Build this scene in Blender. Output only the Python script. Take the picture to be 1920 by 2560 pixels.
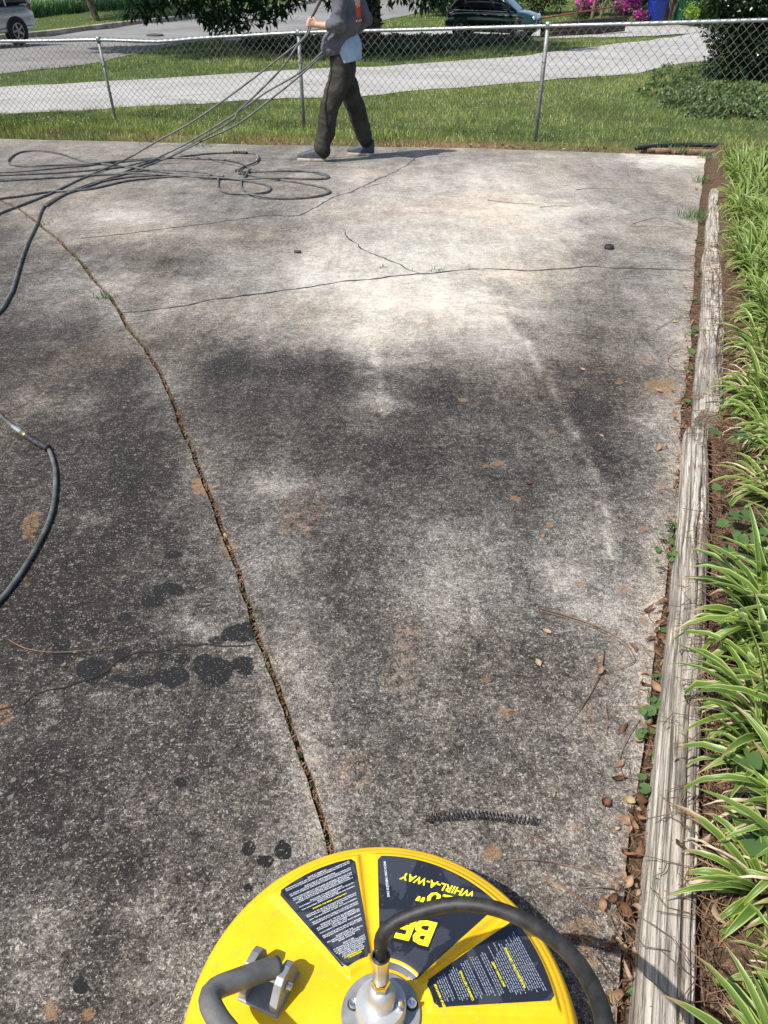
import bpy, math, random
import numpy as np
from mathutils import Vector, Matrix, noise as mnoise
random.seed(7); RNG = np.random.default_rng(11)
for o in list(bpy.data.objects): bpy.data.objects.remove(o)
sc = bpy.context.scene; COL = sc.collection

# ------------------------------------------------------------ camera
CAMH = 1.2
cam = bpy.data.objects.new("camera", bpy.data.cameras.new("camera")); COL.objects.link(cam)
cam.location = (0, 0, CAMH); cam.rotation_euler = (math.radians(90-38.0), 0, 0)
cam.data.sensor_fit = 'VERTICAL'; cam.data.sensor_height = 24; cam.data.sensor_width = 18; cam.data.lens = 18.0
cam.data.clip_start = .02; cam.data.clip_end = 2000
sc.camera = cam
# ------------------------------------------------------------ light
SUN_EL = math.radians(56); SHADOW = Vector((1, .50, 0)).normalized()
to_sun = Vector((-SHADOW.x*math.cos(SUN_EL), -SHADOW.y*math.cos(SUN_EL), math.sin(SUN_EL)))
w = bpy.data.worlds.new("World"); sc.world = w; w.use_nodes = True
wn = w.node_tree; wn.nodes.clear()
wo = wn.nodes.new('ShaderNodeOutputWorld'); wb = wn.nodes.new('ShaderNodeBackground'); ws = wn.nodes.new('ShaderNodeTexSky')
ws.sky_type = 'NISHITA'; ws.sun_disc = False; ws.sun_elevation = SUN_EL
ws.sun_rotation = math.atan2(to_sun.x, to_sun.y)
ws.air_density = 1.0; ws.dust_density = 1.5
wb.inputs[1].default_value = .13
wn.links.new(ws.outputs[0], wb.inputs[0]); wn.links.new(wb.outputs[0], wo.inputs[0])
sun = bpy.data.objects.new("sun", bpy.data.lights.new("sun", 'SUN')); COL.objects.link(sun)
sun.data.energy = 4.6; sun.data.angle = math.radians(.55); sun.data.color = (1, .96, .89)
sun.rotation_euler = (-to_sun).to_track_quat('-Z', 'Y').to_euler(); sun.location = (-10, -3, 20)
sc.view_settings.view_transform = 'Standard'; sc.view_settings.look = 'None'
sc.view_settings.exposure = 0.42; sc.view_settings.gamma = 1
sc.render.resolution_x = 768; sc.render.resolution_y = 1024
sc.render.engine = 'CYCLES'; sc.cycles.max_bounces = 8; sc.cycles.transparent_max_bounces = 8

# ------------------------------------------------------------ survey: rays, slab plane, terrain
F = 1920.0; PIT = math.radians(38); CP, SPT = math.cos(PIT), math.sin(PIT)
S = math.tan(math.radians(6)); NV = Vector((0, math.sin(math.radians(6)), math.cos(math.radians(6))))
def ray(px, py):
    u = (px-960)/F; v = (1280-py)/F
    return Vector((u, CP+v*SPT, -SPT+v*CP))
def P(px, py, h=0.0):
    """point h above the sloping driveway plane, measured from a pixel of the survey photo"""
    d = ray(px, py); t = (h-CAMH)/(d.z+S*d.y)
    return Vector((t*d.x, t*d.y, CAMH+t*d.z))
def A(px, py, y):
    d = ray(px, py); t = y/d.y; return Vector((t*d.x, y, CAMH+t*d.z))
def proj(p):
    x, y, z = p[0], p[1], p[2]-CAMH
    dep = y*CP-z*SPT
    return 960+F*x/dep, 1280-F*(y*SPT+z*CP)/dep
def SL(x, y, h=0.0): return Vector((x, y, -S*y+h))
_sy = np.array([-99, 11, 13, 34, 46, 999.]); _ss = np.array([S, S, .065, .065, 0, 0])
_Y = np.arange(0, 1000, .05); _Z = -np.concatenate([[0], np.cumsum(np.interp(_Y[1:], _sy, _ss))*.05])
def zg(y):
    return np.where(np.asarray(y) < 0, -S*np.asarray(y), np.interp(y, _Y, _Z))
def G(px, py, h=0.0):
    d = ray(px, py); t = .5
    while t < 400:
        if CAMH+t*d.z < float(zg(t*d.y))+h: break
        t += .8
    a, b = t-.8, t
    for _ in range(14):
        t = (a+b)/2
        if CAMH+t*d.z < float(zg(t*d.y))+h: b = t
        else: a = t
    y = t*d.y
    return Vector((t*d.x, y, float(zg(y))+h))

# ------------------------------------------------------------ helpers
def tag(o, label=None, cat=None, group=None, kind=None):
    if label: o['label'] = label
    if cat: o['category'] = cat
    if group: o['group'] = group
    if kind: o['kind'] = kind
    return o
def link(o, parent=None):
    COL.objects.link(o)
    if parent: o.parent = parent
    return o
def empty(name, loc=(0, 0, 0), rot=(0, 0, 0)):
    o = bpy.data.objects.new(name, None); COL.objects.link(o); o.location = loc; o.rotation_euler = rot
    o.empty_display_size = .1; return o
class MB:
    def __init__(s): s.v = []; s.f = []; s.m = []; s.uv = []
    def add(s, V, Fs, m=0, uv=None):
        b = len(s.v); s.v += [tuple(p) for p in V]; s.f += [tuple(i+b for i in f) for f in Fs]; s.m += [m]*len(Fs)
        s.uv += list(uv) if uv is not None else [(0, 0)]*len(V)
        return b
    def box(s, c, d, m=0, rot=None, bev=0):
        x, y, z = d[0]/2, d[1]/2, d[2]/2
        if bev:
            V = []
            for sz in (-1, 1):
                for inset in ((0, bev) if sz < 0 else (bev, 0)):
                    pass
            r = [(-z, bev), (-z+bev, 0), (z-bev, 0), (z, bev)]
            for zz, i in r:
                X, Y = x-i, y-i; b = bev
                V += [(-X+b, -Y, zz), (X-b, -Y, zz), (X, -Y+b, zz), (X, Y-b, zz), (X-b, Y, zz), (-X+b, Y, zz), (-X, Y-b, zz), (-X, -Y+b, zz)]
            Fs = [tuple(range(7, -1, -1)), tuple(range(24, 32))]
            for k in range(3):
                for i in range(8): Fs.append((k*8+i, k*8+(i+1) % 8, k*8+8+(i+1) % 8, k*8+8+i))
        else:
            V = [(a*x, b*y, c2*z) for c2 in (-1, 1) for a, b in ((-1, -1), (1, -1), (1, 1), (-1, 1))]
            Fs = [(3, 2, 1, 0), (4, 5, 6, 7), (0, 1, 5, 4), (1, 2, 6, 5), (2, 3, 7, 6), (3, 0, 4, 7)]
        M = rot.to_matrix() if hasattr(rot, 'to_matrix') else (rot or Matrix.Identity(3))
        s.add([M @ Vector(p)+Vector(c) for p in V], Fs, m); return s
    def tube(s, pts, r, n=8, m=0, cap=True, closed=False, squash=None):
        pts = [Vector(p) for p in pts]; N = len(pts); V = []; Fs = []; uv = []
        rr = r if hasattr(r, '__len__') else [r]*N
        t0 = (pts[1]-pts[0]).normalized(); a = t0.orthogonal().normalized(); L = 0
        for i in range(N):
            if closed: t = (pts[(i+1) % N]-pts[i-1]).normalized()
            else: t = (pts[min(i+1, N-1)]-pts[max(i-1, 0)]).normalized()
            a = (a-t*a.dot(t)); a = a.normalized() if a.length > 1e-6 else t.orthogonal().normalized()
            b = t.cross(a)
            if i: L += (pts[i]-pts[i-1]).length
            for k in range(n):
                q = 2*math.pi*k/n; V.append(pts[i]+(a*math.cos(q)+b*math.sin(q))*rr[i]); uv.append((k/n, L))
        for i in range(N if closed else N-1):
            j = (i+1) % N
            for k in range(n): Fs.append((i*n+k, i*n+(k+1) % n, j*n+(k+1) % n, j*n+k))
        if cap and not closed: Fs += [tuple(range(n-1, -1, -1)), tuple((N-1)*n+k for k in range(n))]
        s.add(V, Fs, m, uv); return s
    def lathe(s, prof, n=32, m=0, c=(0, 0, 0), M=None):
        V = []; Fs = []; M = M or Matrix.Identity(3)
        for r, z in prof:
            for k in range(n):
                q = 2*math.pi*k/n; V.append(M @ Vector((r*math.cos(q), r*math.sin(q), z))+Vector(c))
        for i in range(len(prof)-1):
            for k in range(n): Fs.append((i*n+k, i*n+(k+1) % n, (i+1)*n+(k+1) % n, (i+1)*n+k))
        if prof[0][0] > 1e-5: Fs.append(tuple(range(n-1, -1, -1)))
        if prof[-1][0] > 1e-5: Fs.append(tuple((len(prof)-1)*n+k for k in range(n)))
        s.add(V, Fs, m); return s
    def build(s, name, mats, parent=None, smooth=True, auto=None):
        me = bpy.data.meshes.new(name); me.from_pydata(s.v, [], s.f)
        mats = mats if isinstance(mats, (list, tuple)) else [mats]
        for x in mats: me.materials.append(x)
        if len(mats) > 1: me.polygons.foreach_set('material_index', s.m)
        uvl = me.uv_layers.new(name='UVMap'); li = np.empty(len(me.loops), dtype=np.int32); me.loops.foreach_get('vertex_index', li)
        uvl.data.foreach_set('uv', np.array(s.uv, dtype=np.float32)[li].ravel())
        if smooth:
            me.polygons.foreach_set('use_smooth', [True]*len(me.polygons))
            if auto is not None: me.set_sharp_from_angle(angle=math.radians(auto))
        me.update()
        return link(bpy.data.objects.new(name, me), parent)
def npmesh(name, V, Fq, mats, parent=None, smooth=False, attrs=None, uv=None, mi=None):
    """fast mesh; Fq = (n,k) int array"""
    me = bpy.data.meshes.new(name); V = np.asarray(V, dtype=np.float32); Fq = np.asarray(Fq, dtype=np.int32)
    n, k = Fq.shape
    me.vertices.add(len(V)); me.vertices.foreach_set('co', V.ravel())
    me.loops.add(n*k); me.loops.foreach_set('vertex_index', Fq.ravel())
    me.polygons.add(n); me.polygons.foreach_set('loop_start', np.arange(0, n*k, k, dtype=np.int32))
    me.polygons.foreach_set('loop_total', np.full(n, k, dtype=np.int32))
    for x in (mats if isinstance(mats, (list, tuple)) else [mats]): me.materials.append(x)
    if mi is not None: me.polygons.foreach_set('material_index', np.asarray(mi, dtype=np.int32))
    me.polygons.foreach_set('use_smooth', np.full(n, smooth))
    me.update(calc_edges=True)
    for an, av in (attrs or {}).items():
        at = me.attributes.new(an, 'FLOAT', 'POINT'); at.data.foreach_set('value', np.asarray(av, dtype=np.float32))
    if uv is not None:
        l = me.uv_layers.new(name='UVMap'); l.data.foreach_set('uv', np.asarray(uv, dtype=np.float32)[Fq.ravel()].ravel())
    return link(bpy.data.objects.new(name, me), parent)
def spline(pts, step=.03, closed=False):
    """centripetal-ish Catmull-Rom through pts"""
    p = [Vector(q) for q in pts]; n = len(p); out = []
    for i in range(n if closed else n-1):
        if closed: a, b, c, d = p[i-1], p[i], p[(i+1) % n], p[(i+2) % n]
        else: a, b, c, d = p[max(i-1, 0)], p[i], p[i+1], p[min(i+2, n-1)]
        k = max(2, int((c-b).length/step))
        for j in range(k):
            t = j/k
            out.append(.5*((2*b)+(c-a)*t+(2*a-5*b+4*c-d)*t*t+(3*b-a-3*c+d)*t**3))
    if not closed: out.append(p[-1])
    return out
def grid_faces(nr, nc):
    i = np.arange(nr-1)[:, None]*nc+np.arange(nc-1)[None, :]; i = i.ravel()
    return np.stack([i, i+1, i+nc+1, i+nc], 1)
_TAB = {}
def fnoise(x, y, s, seed=0):
    """smooth value noise on arrays"""
    if seed not in _TAB: _TAB[seed] = np.random.default_rng(seed).random((256, 256))
    r = _TAB[seed]; X = np.asarray(x)*s+1000; Y = np.asarray(y)*s+1000
    xi = np.floor(X).astype(int); yi = np.floor(Y).astype(int); fx = X-xi; fy = Y-yi
    fx = fx*fx*(3-2*fx); fy = fy*fy*(3-2*fy); g = lambda a, b: r[a % 256, b % 256]
    return (g(xi, yi)*(1-fx)+g(xi+1, yi)*fx)*(1-fy)+(g(xi, yi+1)*(1-fx)+g(xi+1, yi+1)*fx)*fy
def fbm(x, y, s, seed=0, o=4):
    t = 0; a = 1; n = 0
    for i in range(o): t = t+a*fnoise(x, y, s*2**i, seed+i); n += a; a *= .55
    return t/n

# ------------------------------------------------------------ materials
class NT:
    def __init__(s, name, rough=.6, metal=0, spec=.5, color=None):
        s.mat = bpy.data.materials.new(name); s.mat.use_nodes = True; s.t = s.mat.node_tree
        s.b = s.t.nodes['Principled BSDF']; s.out = s.t.nodes['Material Output']
        s.b.inputs['Roughness'].default_value = rough; s.b.inputs['Metallic'].default_value = metal
        s.b.inputs['Specular IOR Level'].default_value = spec
        if color is not None: s.b.inputs['Base Color'].default_value = (*color, 1)
    def n(s, typ, **kw):
        x = s.t.nodes.new(typ)
        for k, v in kw.items(): setattr(x, k, v)
        return x
    def set(s, sock, v):
        if hasattr(v, 'default_value') or hasattr(v, 'is_output'): s.t.links.new(v, sock)
        elif isinstance(v, (tuple, list)) and len(v) == 3 and sock.type == 'RGBA': sock.default_value = (*v, 1)
        else: sock.default_value = v
    def coord(s, kind='Object', scale=None, rot=None):
        c = s.n('ShaderNodeTexCoord').outputs[kind]
        if scale or rot:
            m = s.n('ShaderNodeMapping'); s.t.links.new(c, m.inputs[0])
            if scale: m.inputs['Scale'].default_value = scale
            if rot: m.inputs['Rotation'].default_value = rot
            return m.outputs[0]
        return c
    def noise(s, scale, detail=3, rough=.55, vec=None, out=0, dist=0):
        x = s.n('ShaderNodeTexNoise'); x.inputs['Scale'].default_value = scale; x.inputs['Detail'].default_value = detail
        x.inputs['Roughness'].default_value = rough; x.inputs['Distortion'].default_value = dist
        s.t.links.new(vec if vec is not None else s.coord(), x.inputs['Vector']); return x.outputs[out]
    def voro(s, scale, vec=None, feature='F1', out='Distance'):
        x = s.n('ShaderNodeTexVoronoi', feature=feature); x.inputs['Scale'].default_value = scale
        s.t.links.new(vec if vec is not None else s.coord(), x.inputs['Vector']); return x.outputs[out]
    def attr(s, name, out='Fac'):
        x = s.n('ShaderNodeAttribute', attribute_name=name); return x.outputs[out]
    def math(s, op, a, b=0, c=None, clamp=False):
        x = s.n('ShaderNodeMath', operation=op, use_clamp=clamp); s.set(x.inputs[0], a); s.set(x.inputs[1], b)
        if c is not None: s.set(x.inputs[2], c)
        return x.outputs[0]
    def step(s, v, a, b, lo=0, hi=1):
        x = s.n('ShaderNodeMapRange'); x.interpolation_type = 'SMOOTHSTEP'
        s.set(x.inputs[0], v); s.set(x.inputs[1], a); s.set(x.inputs[2], b); s.set(x.inputs[3], lo); s.set(x.inputs[4], hi); return x.outputs[0]
    def mix(s, f, a, b, mode='MIX'):
        x = s.n('ShaderNodeMix', data_type='RGBA', blend_type=mode); s.set(x.inputs[0], f); s.set(x.inputs[6], a); s.set(x.inputs[7], b); return x.outputs[2]
    def ramp(s, v, stops):
        x = s.n('ShaderNodeValToRGB'); e = x.color_ramp.elements
        while len(e) < len(stops): e.new(.5)
        for q, (p, c) in zip(e, stops): q.position = p; q.color = (*c, 1)
        s.set(x.inputs[0], v); return x.outputs[0]
    def bump(s, h, strength=.4, dist=.002):
        x = s.n('ShaderNodeBump'); x.inputs['Strength'].default_value = strength; x.inputs['Distance'].default_value = dist
        s.set(x.inputs['Height'], h); s.t.links.new(x.outputs[0], s.b.inputs['Normal'])
    def base(s, c): s.set(s.b.inputs['Base Color'], c); return s
    def rough(s, c): s.set(s.b.inputs['Roughness'], c); return s
    def rand(s): return s.n('ShaderNodeObjectInfo').outputs['Random']
    def translucent(s, color, f=.3):
        tr = s.n('ShaderNodeBsdfTranslucent'); s.set(tr.inputs[0], color); mx = s.n('ShaderNodeMixShader'); mx.inputs[0].default_value = f
        s.t.links.new(s.b.outputs[0], mx.inputs[1]); s.t.links.new(tr.outputs[0], mx.inputs[2]); s.t.links.new(mx.outputs[0], s.out.inputs[0])
def mottled(name, c1, c2, scale=30, rough=.6, metal=0, bump=.2, spec=.5, bd=.002, lo=.35, hi=.65):
    m = NT(name, rough, metal, spec); n = m.noise(scale, 5, .6); m.base(m.mix(m.step(n, lo, hi), c1, c2))
    if bump: m.bump(m.noise(scale*4, 3), bump, bd)
    return m.mat

def concrete():
    m = NT('driveway_concrete', .88, 0, .3); co = m.coord()
    tone = m.attr('tone'); rust = m.attr('rust'); wet = m.attr('wet'); warm = m.attr('warm')
    c0 = lambda v: m.math('SUBTRACT', v, .5)
    nlow = m.noise(3.2, 5, .6, co); nst = m.noise(1, 4, .65, m.coord(scale=(26, 4.5, 4))); nmid = m.noise(17, 5, .7, co); ncl = m.noise(48, 4, .7, co)
    nf = m.noise(150, 3, .75, co, dist=.6); nff = m.noise(340, 2, .7, co)
    t = tone
    for v, k in ((nlow, .22), (nst, .20), (nmid, .40), (ncl, .50), (nf, .98), (nff, .70)): t = m.math('MULTIPLY_ADD', c0(v), k, t)
    t = m.math('SUBTRACT', t, .045)
    body = m.ramp(t, [(0, (.010, .010, .010)), (.18, (.023, .021, .019)), (.3, (.053, .048, .043)), (.45, (.120, .115, .106)), (.6, (.235, .226, .207)), (.75, (.385, .37, .335)), (1, (.68, .66, .60))])
    clean = m.step(t, .05, .75)
    # pale aggregate chips standing out of the grime, in loose clusters
    thr = m.math('MULTIPLY_ADD', c0(ncl), -.35, .625)
    nc = m.noise(210, 1.5, .6, m.coord(scale=(1, 1.0, 1)), dist=.8); chip = m.step(nc, thr, m.math('ADD', thr, .03))
    col = m.mix(m.math('MULTIPLY', chip, m.step(tone, .15, .6, .55, .7)), body, m.mix(m.step(tone, .2, .7), (.36, .34, .32), (.58, .56, .52)))
    # bigger flakes of stone
    vo = m.n('ShaderNodeTexVoronoi', feature='F1'); vo.inputs['Scale'].default_value = 38; vo.inputs['Randomness'].default_value = 1; m.t.links.new(co, vo.inputs['Vector'])
    fl = m.math('MULTIPLY', m.step(vo.outputs['Distance'], .16, .24, 1, 0), m.step(m.noise(9, 2, .5, co), .52, .60)); 
    col = m.mix(m.math('MULTIPLY', fl, .45), col, (.27, .26, .225))
    tint = m.mix(m.math('MULTIPLY', warm, m.step(nmid, .3, .7, .4, 1)), (1.05, 1.0, .945), (1.18, .98, .79)); col = m.mix(1, col, tint, 'MULTIPLY')
    # rust and leaf tannin soaked into the pores
    re = m.math('ADD', rust, m.math('ADD', m.math('MULTIPLY', c0(ncl), 1.1), m.math('MULTIPLY', c0(nf), 1.0)))
    rs = m.math('MULTIPLY', m.step(re, .18, .75), m.step(nff, .3, .6, .35, .72))
    col = m.mix(rs, col, m.mix(nf, (.17, .085, .035), (.36, .22, .115)))
    we = m.step(m.math('ADD', wet, m.math('ADD', m.math('MULTIPLY', c0(nmid), .35), m.math('MULTIPLY', c0(ncl), .3))), .26, .44)
    wt = m.math('MULTIPLY', we, m.step(nc, .58, .70, 1, .45)); col = m.mix(wt, col, m.mix(nf, (.004, .004, .004), (.018, .017, .017)))
    m.base(col); m.rough(m.step(wt, 0, 1, .9, .75))
    m.bump(m.math('ADD', m.math('MULTIPLY', nc, .8), m.math('ADD', nf, nff)), .8, .003)
    return m.mat
M = {}
M['concrete'] = concrete()
M['crack'] = mottled('crack_dirt', (.007, .006, .005), (.028, .02, .014), 40, .95)
def soilm(name, a, b, c, scale=12):
    m = NT(name, .95, 0, .2); n = m.noise(scale, 7, .7); n2 = m.noise(scale*9, 4, .7)
    col = m.mix(m.step(n, .35, .65), a, b); col = m.mix(m.step(n2, .5, .62), col, c); m.base(col); m.bump(n2, .8, .01); return m.mat
M['soil'] = soilm('garden_soil', (.04, .026, .017), (.10, .062, .038), (.22, .14, .085), 14)
M['jointdirt'] = soilm('joint_dirt', (.03, .018, .01), (.10, .05, .022), (.2, .11, .05), 60)
def groundm():
    m = NT('lawn_soil', .95, 0, .15); n = m.noise(.9, 5, .6); n2 = m.noise(18, 5, .7); dry = m.attr('dry')
    col = m.mix(m.step(n, .35, .65), (.03, .05, .014), (.055, .085, .022)); col = m.mix(m.step(n2, .4, .65), col, (.085, .115, .032))
    col = m.mix(dry, col, m.mix(m.step(n2, .35, .6), (.16, .085, .045), (.30, .19, .11)))
    m.base(col); m.bump(n2, .8, .03); return m.mat
M['ground'] = groundm()
def roadm(name, a, b, scale, crack=(.1, .1, .1)):
    m = NT(name, .85, 0, .3); co = m.coord(); n = m.noise(scale, 6, .65, co); n2 = m.noise(60, 3, .6, co)
    col = m.mix(m.step(n, .3, .7), a, b); col = m.mix(m.step(n2, .5, .7, 0, .35), col, tuple(x*.6 for x in a))
    v = m.voro(.23, m.coord(scale=(1, 1, .01)), 'DISTANCE_TO_EDGE'); ww = m.noise(1.2, 4, .6, co)
    col = m.mix(m.step(m.math('ADD', v, m.math('MULTIPLY', m.math('SUBTRACT', ww, .5), .06)), .0, .012, .55, 0), col, crack)
    m.base(col); m.bump(n2, .3, .005); return m.mat
M['whiteconc'] = roadm('pale_driveway', (.31, .30, .28), (.40, .39, .365), .8, (.2, .19, .17))
M['street'] = roadm('street_asphalt', (.17, .165, .16), (.25, .24, .23), .35, (.12, .12, .12))
def bladem():
    m = NT('grass_blade', .6, 0, .3); c = m.attr('tint'); d = m.attr('dry')
    col = m.ramp(c, [(0, (.06, .11, .022)), (.3, (.18, .26, .05)), (.65, (.34, .42, .10)), (1, (.50, .50, .20))])
    col = m.mix(d, col, m.ramp(c, [(0, (.13, .08, .04)), (1, (.36, .28, .15))])); m.base(col); m.translucent(col, .25); return m.mat
M['grass'] = bladem()
def woodm():
    m = NT('weathered_timber', .85, 0, .25); uv = m.coord('UV', scale=(1, 1, 1))
    st = m.coord('UV', scale=(110, 2.6, 1)); st2 = m.coord('UV', scale=(300, 7.0, 1))
    n = m.noise(1.0, 6, .65, st, dist=.6); n2 = m.noise(1.0, 5, .7, st2, dist=.3); big = m.noise(3, 4, .6, m.coord('UV', scale=(1.2, 1, 1)))
    col = m.ramp(n, [(.28, (.05, .04, .032)), (.40, (.19, .165, .135)), (.52, (.47, .42, .35)), (.68, (.68, .63, .555))])
    col = m.mix(m.step(n2, .38, .5, .85, 0), col, (.075, .062, .05)); col = m.mix(m.step(big, .48, .68, 0, .65), col, m.mix(n, (.07, .062, .055), (.26, .24, .215)))
    m.base(col); m.bump(m.math('ADD', n, n2), .9, .006); return m.mat
M['wood'] = woodm()
def strapm():
    m = NT('variegated_leaf', .42, 0, .5); u = m.n('ShaderNodeSeparateXYZ'); m.t.links.new(m.coord('UV'), u.inputs[0]); r = m.rand()
    e = m.math('ABSOLUTE', m.math('SUBTRACT', u.outputs[0], .5)); jit = m.math('MULTIPLY', m.noise(14, 2, .5), .12)
    edge = m.step(m.math('ADD', e, jit), .35, .44)
    g = m.mix(m.noise(9, 3, .5), (.05, .12, .018), (.14, .24, .04)); g = m.mix(m.step(r, 0, 1, 0, .35), g, (.22, .30, .06))
    col = m.mix(edge, g, (.40, .47, .12)); col = m.mix(m.step(u.outputs[1], .0, .22, .5, 0), col, (.32, .34, .16)); tp = m.step(m.math('ADD', u.outputs[1], m.math('MULTIPLY', m.noise(5, 2, .5), .9)), 1.36, 1.46); col = m.mix(tp, col, (.34, .24, .12))
    m.base(col); m.translucent(col, .3); return m.mat
M['strap'] = strapm()
M['deadstrap'] = mottled('withered_leaf', (.30, .22, .13), (.50, .42, .30), 40, .8)
def leafm(name, a, b, scale=25, rough=.4, tr=.2, spec=.5):
    m = NT(name, rough, 0, spec); c = m.mix(m.noise(scale, 3, .6), a, b); r = m.attr('tint')
    col = m.mix(m.math('MULTIPLY', r, .8), c, tuple(min(1, x*2.2) for x in b)); m.base(col)
    if tr: m.translucent(col, tr)
    return m.mat
M['magnolia'] = leafm('magnolia_leaf', (.012, .032, .010), (.035, .075, .020), 4, .28, .12)
M['shrub'] = leafm('camellia_leaf', (.012, .030, .010), (.032, .068, .018), 4, .25, .12, .6)
M['hedge'] = leafm('hedge_leaf', (.018, .035, .012), (.05, .08, .025), 3, .5, .15)
M['ivy'] = leafm('ivy_leaf', (.025, .055, .014), (.09, .14, .035), 5, .45, .2)
M['lime'] = leafm('lime_leaf', (.14, .26, .03), (.28, .40, .07), 5, .5, .3)
M['weed'] = leafm('weed_leaf', (.05, .105, .028), (.10, .175, .05), 30, .5, .3)
M['azalea'] = leafm('azalea_flower', (.50, .04, .28), (.70, .10, .45), 6, .6, .3)
M['iris'] = leafm('border_leaf', (.05, .12, .04), (.12, .22, .08), 6, .5, .2)
M['bark'] = mottled('bark', (.09, .065, .045), (.21, .165, .12), 9, .9, 0, .8, .2, .02)
def dryleafm():
    m = NT('dry_leaf', .7, 0, .3); r = m.rand()
    c = m.ramp(r, [(0, (.11, .055, .03)), (.3, (.27, .14, .075)), (.6, (.38, .25, .15)), (.85, (.46, .33, .24)), (1, (.50, .40, .22))])
    c = m.mix(m.noise(70, 4, .6), c, m.mix(1, c, (.55, .45, .4), 'MULTIPLY')); m.base(c); m.translucent(c, .15); return m.mat
M['dryleaf'] = dryleafm()
M['needle'] = mottled('pine_needle', (.11, .055, .03), (.25, .145, .085), 20, .7, 0, 0)
def paint(name, c, rough=.35, metal=0, coat=0, var=.85, sc=6, bump=0):
    m = NT(name, rough, metal); m.base(m.mix(m.step(m.noise(sc, 5, .6), .3, .7), tuple(x*var for x in c), c))
    m.b.inputs['Coat Weight'].default_value = coat
    if bump: m.bump(m.noise(300, 2), bump, .0005)
    return m.mat
def yellowm():
    m = NT('yellow_plastic', .34, 0, .45); n = m.noise(12, 5, .6); sp = m.noise(220, 3, .6); sc_ = m.noise(90, 4, .75, m.coord(scale=(1, .15, 1)))
    c = m.mix(m.step(n, .3, .75), (.74, .43, .006), (.84, .51, .010)); c = m.mix(m.step(sp, .70, .76, 0, .6), c, (.22, .13, .02))
    c = m.mix(m.step(sc_, .60, .72, 0, .45), c, (.55, .33, .03)); gr = m.noise(26, 6, .75); c = m.mix(m.step(gr, .54, .72, 0, .5), c, (.50, .31, .05)); c = m.mix(m.step(m.noise(140, 4, .7), .62, .68, 0, .4), c, (.90, .68, .22))
    m.base(c); m.rough(m.step(n, .3, .7, .28, .42)); m.bump(m.noise(400, 2), .15, .0006); return m.mat
M['yellow'] = yellowm()
def decalm():
    m = NT('black_label', .3, 0, .5); n = m.noise(14, 4, .6, dist=.8); n2 = m.noise(200, 3, .6)
    c = m.mix(m.step(n, .5, .53), (.017, .019, .027), (.034, .038, .05)); c = m.mix(m.step(n2, .66, .72, 0, .5), c, (.13, .14, .16))
    m.base(c); m.rough(m.step(n, .5, .53, .28, .5)); return m.mat
M['decal'] = decalm()
M['ytext'] = paint('yellow_print', (.92, .82, .02), .45); M['wtext'] = paint('white_print', (.72, .75, .80), .5); M['gtext'] = paint('grey_print', (.30, .34, .42), .5)
M['blackline'] = paint('black_print', (.012, .012, .014), .4)
M['castalu'] = mottled('cast_aluminium', (.40, .40, .40), (.54, .54, .55), 16, .48, .6, .15, .5, .0006)
M['greymetal'] = mottled('grey_bracket_metal', (.20, .205, .21), (.30, .305, .31), 22, .5, .3, .15, .5, .0005)
M['tubemetal'] = mottled('handle_tube_coating', (.105, .105, .10), (.175, .17, .16), 25, .5, .2, .12, .5, .0005)
M['chrome'] = paint('zinc_plated_steel', (.66, .60, .46), .2, 1, 0, .8, 60)
M['steel'] = paint('bright_steel', (.75, .75, .76), .22, 1)
M['hoseblk'] = mottled('black_rubber', (.012, .012, .012), (.03, .028, .027), 60, .55, 0, .3, .4, .0006)
M['hosegry'] = mottled('grey_hose_rubber', (.060, .060, .056), (.135, .132, .122), 14, .55, 0, .25, .45, .0006)
M['blackrub'] = mottled('black_grip_rubber', (.01, .01, .011), (.025, .025, .027), 80, .6, 0, .2)
M['galv'] = mottled('galvanised_steel', (.30, .33, .34), (.42, .45, .46), 18, .45, .7, .15, .5, .001)
M['galvpost'] = mottled('dull_galvanised_post', (.19, .19, .185), (.30, .30, .29), 14, .6, .5, .2, .5, .001)
M['wire'] = mottled('chain_link_wire', (.10, .097, .085), (.19, .185, .165), 8, .6, .4, 0)
M['stone'] = mottled('kerb_stone', (.20, .17, .13), (.42, .38, .32), 3, .9)
M['brick'] = soilm('brick_edging', (.20, .11, .08), (.30, .18, .13), (.14, .09, .07), 8)
M['rust'] = mottled('rusty_rail', (.13, .035, .02), (.24, .09, .05), 6, .8)
M['darkwood'] = mottled('dark_timber', (.025, .018, .013), (.07, .05, .035), 4, .9)
M['glass'] = paint('dark_car_glass', (.02, .025, .03), .06, 0, .5)
M['tyre'] = paint('tyre_rubber', (.018, .018, .018), .8); M['rim'] = paint('alloy_rim', (.45, .45, .46), .3, .9)
M['cargreen'] = paint('dark_green_car_paint', (.004, .030, .018), .22, .2, 1)
M['carsilver'] = paint('silver_car_paint', (.62, .65, .68), .3, .35, 1); M['trim'] = paint('black_plastic_trim', (.02, .02, .022), .5)
M['redlamp'] = paint('red_lamp_lens', (.35, .02, .02), .2, 0, 1); M['clearlamp'] = paint('clear_lamp_lens', (.6, .64, .68), .12, .3, 1); M['amber'] = paint('amber_lamp', (.8, .35, .04), .25)
M['binblue'] = paint('blue_bin_plastic', (.015, .05, .34), .45); M['bingreen'] = paint('green_bin_plastic', (.03, .15, .09), .45)
M['skin'] = mottled('skin', (.50, .27, .18), (.60, .35, .25), 30, .5, 0, .1, .4, .001)
M['hair'] = mottled('brown_hair', (.035, .02, .012), (.08, .05, .03), 90, .6)
M['pants'] = mottled('dark_work_trousers', (.028, .026, .021), (.05, .046, .037), 9, .85, 0, .4, .2, .003)
M['shirt'] = mottled('light_blue_shirt', (.27, .36, .46), (.34, .44, .55), 8, .8, 0, .3, .2, .003)
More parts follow.
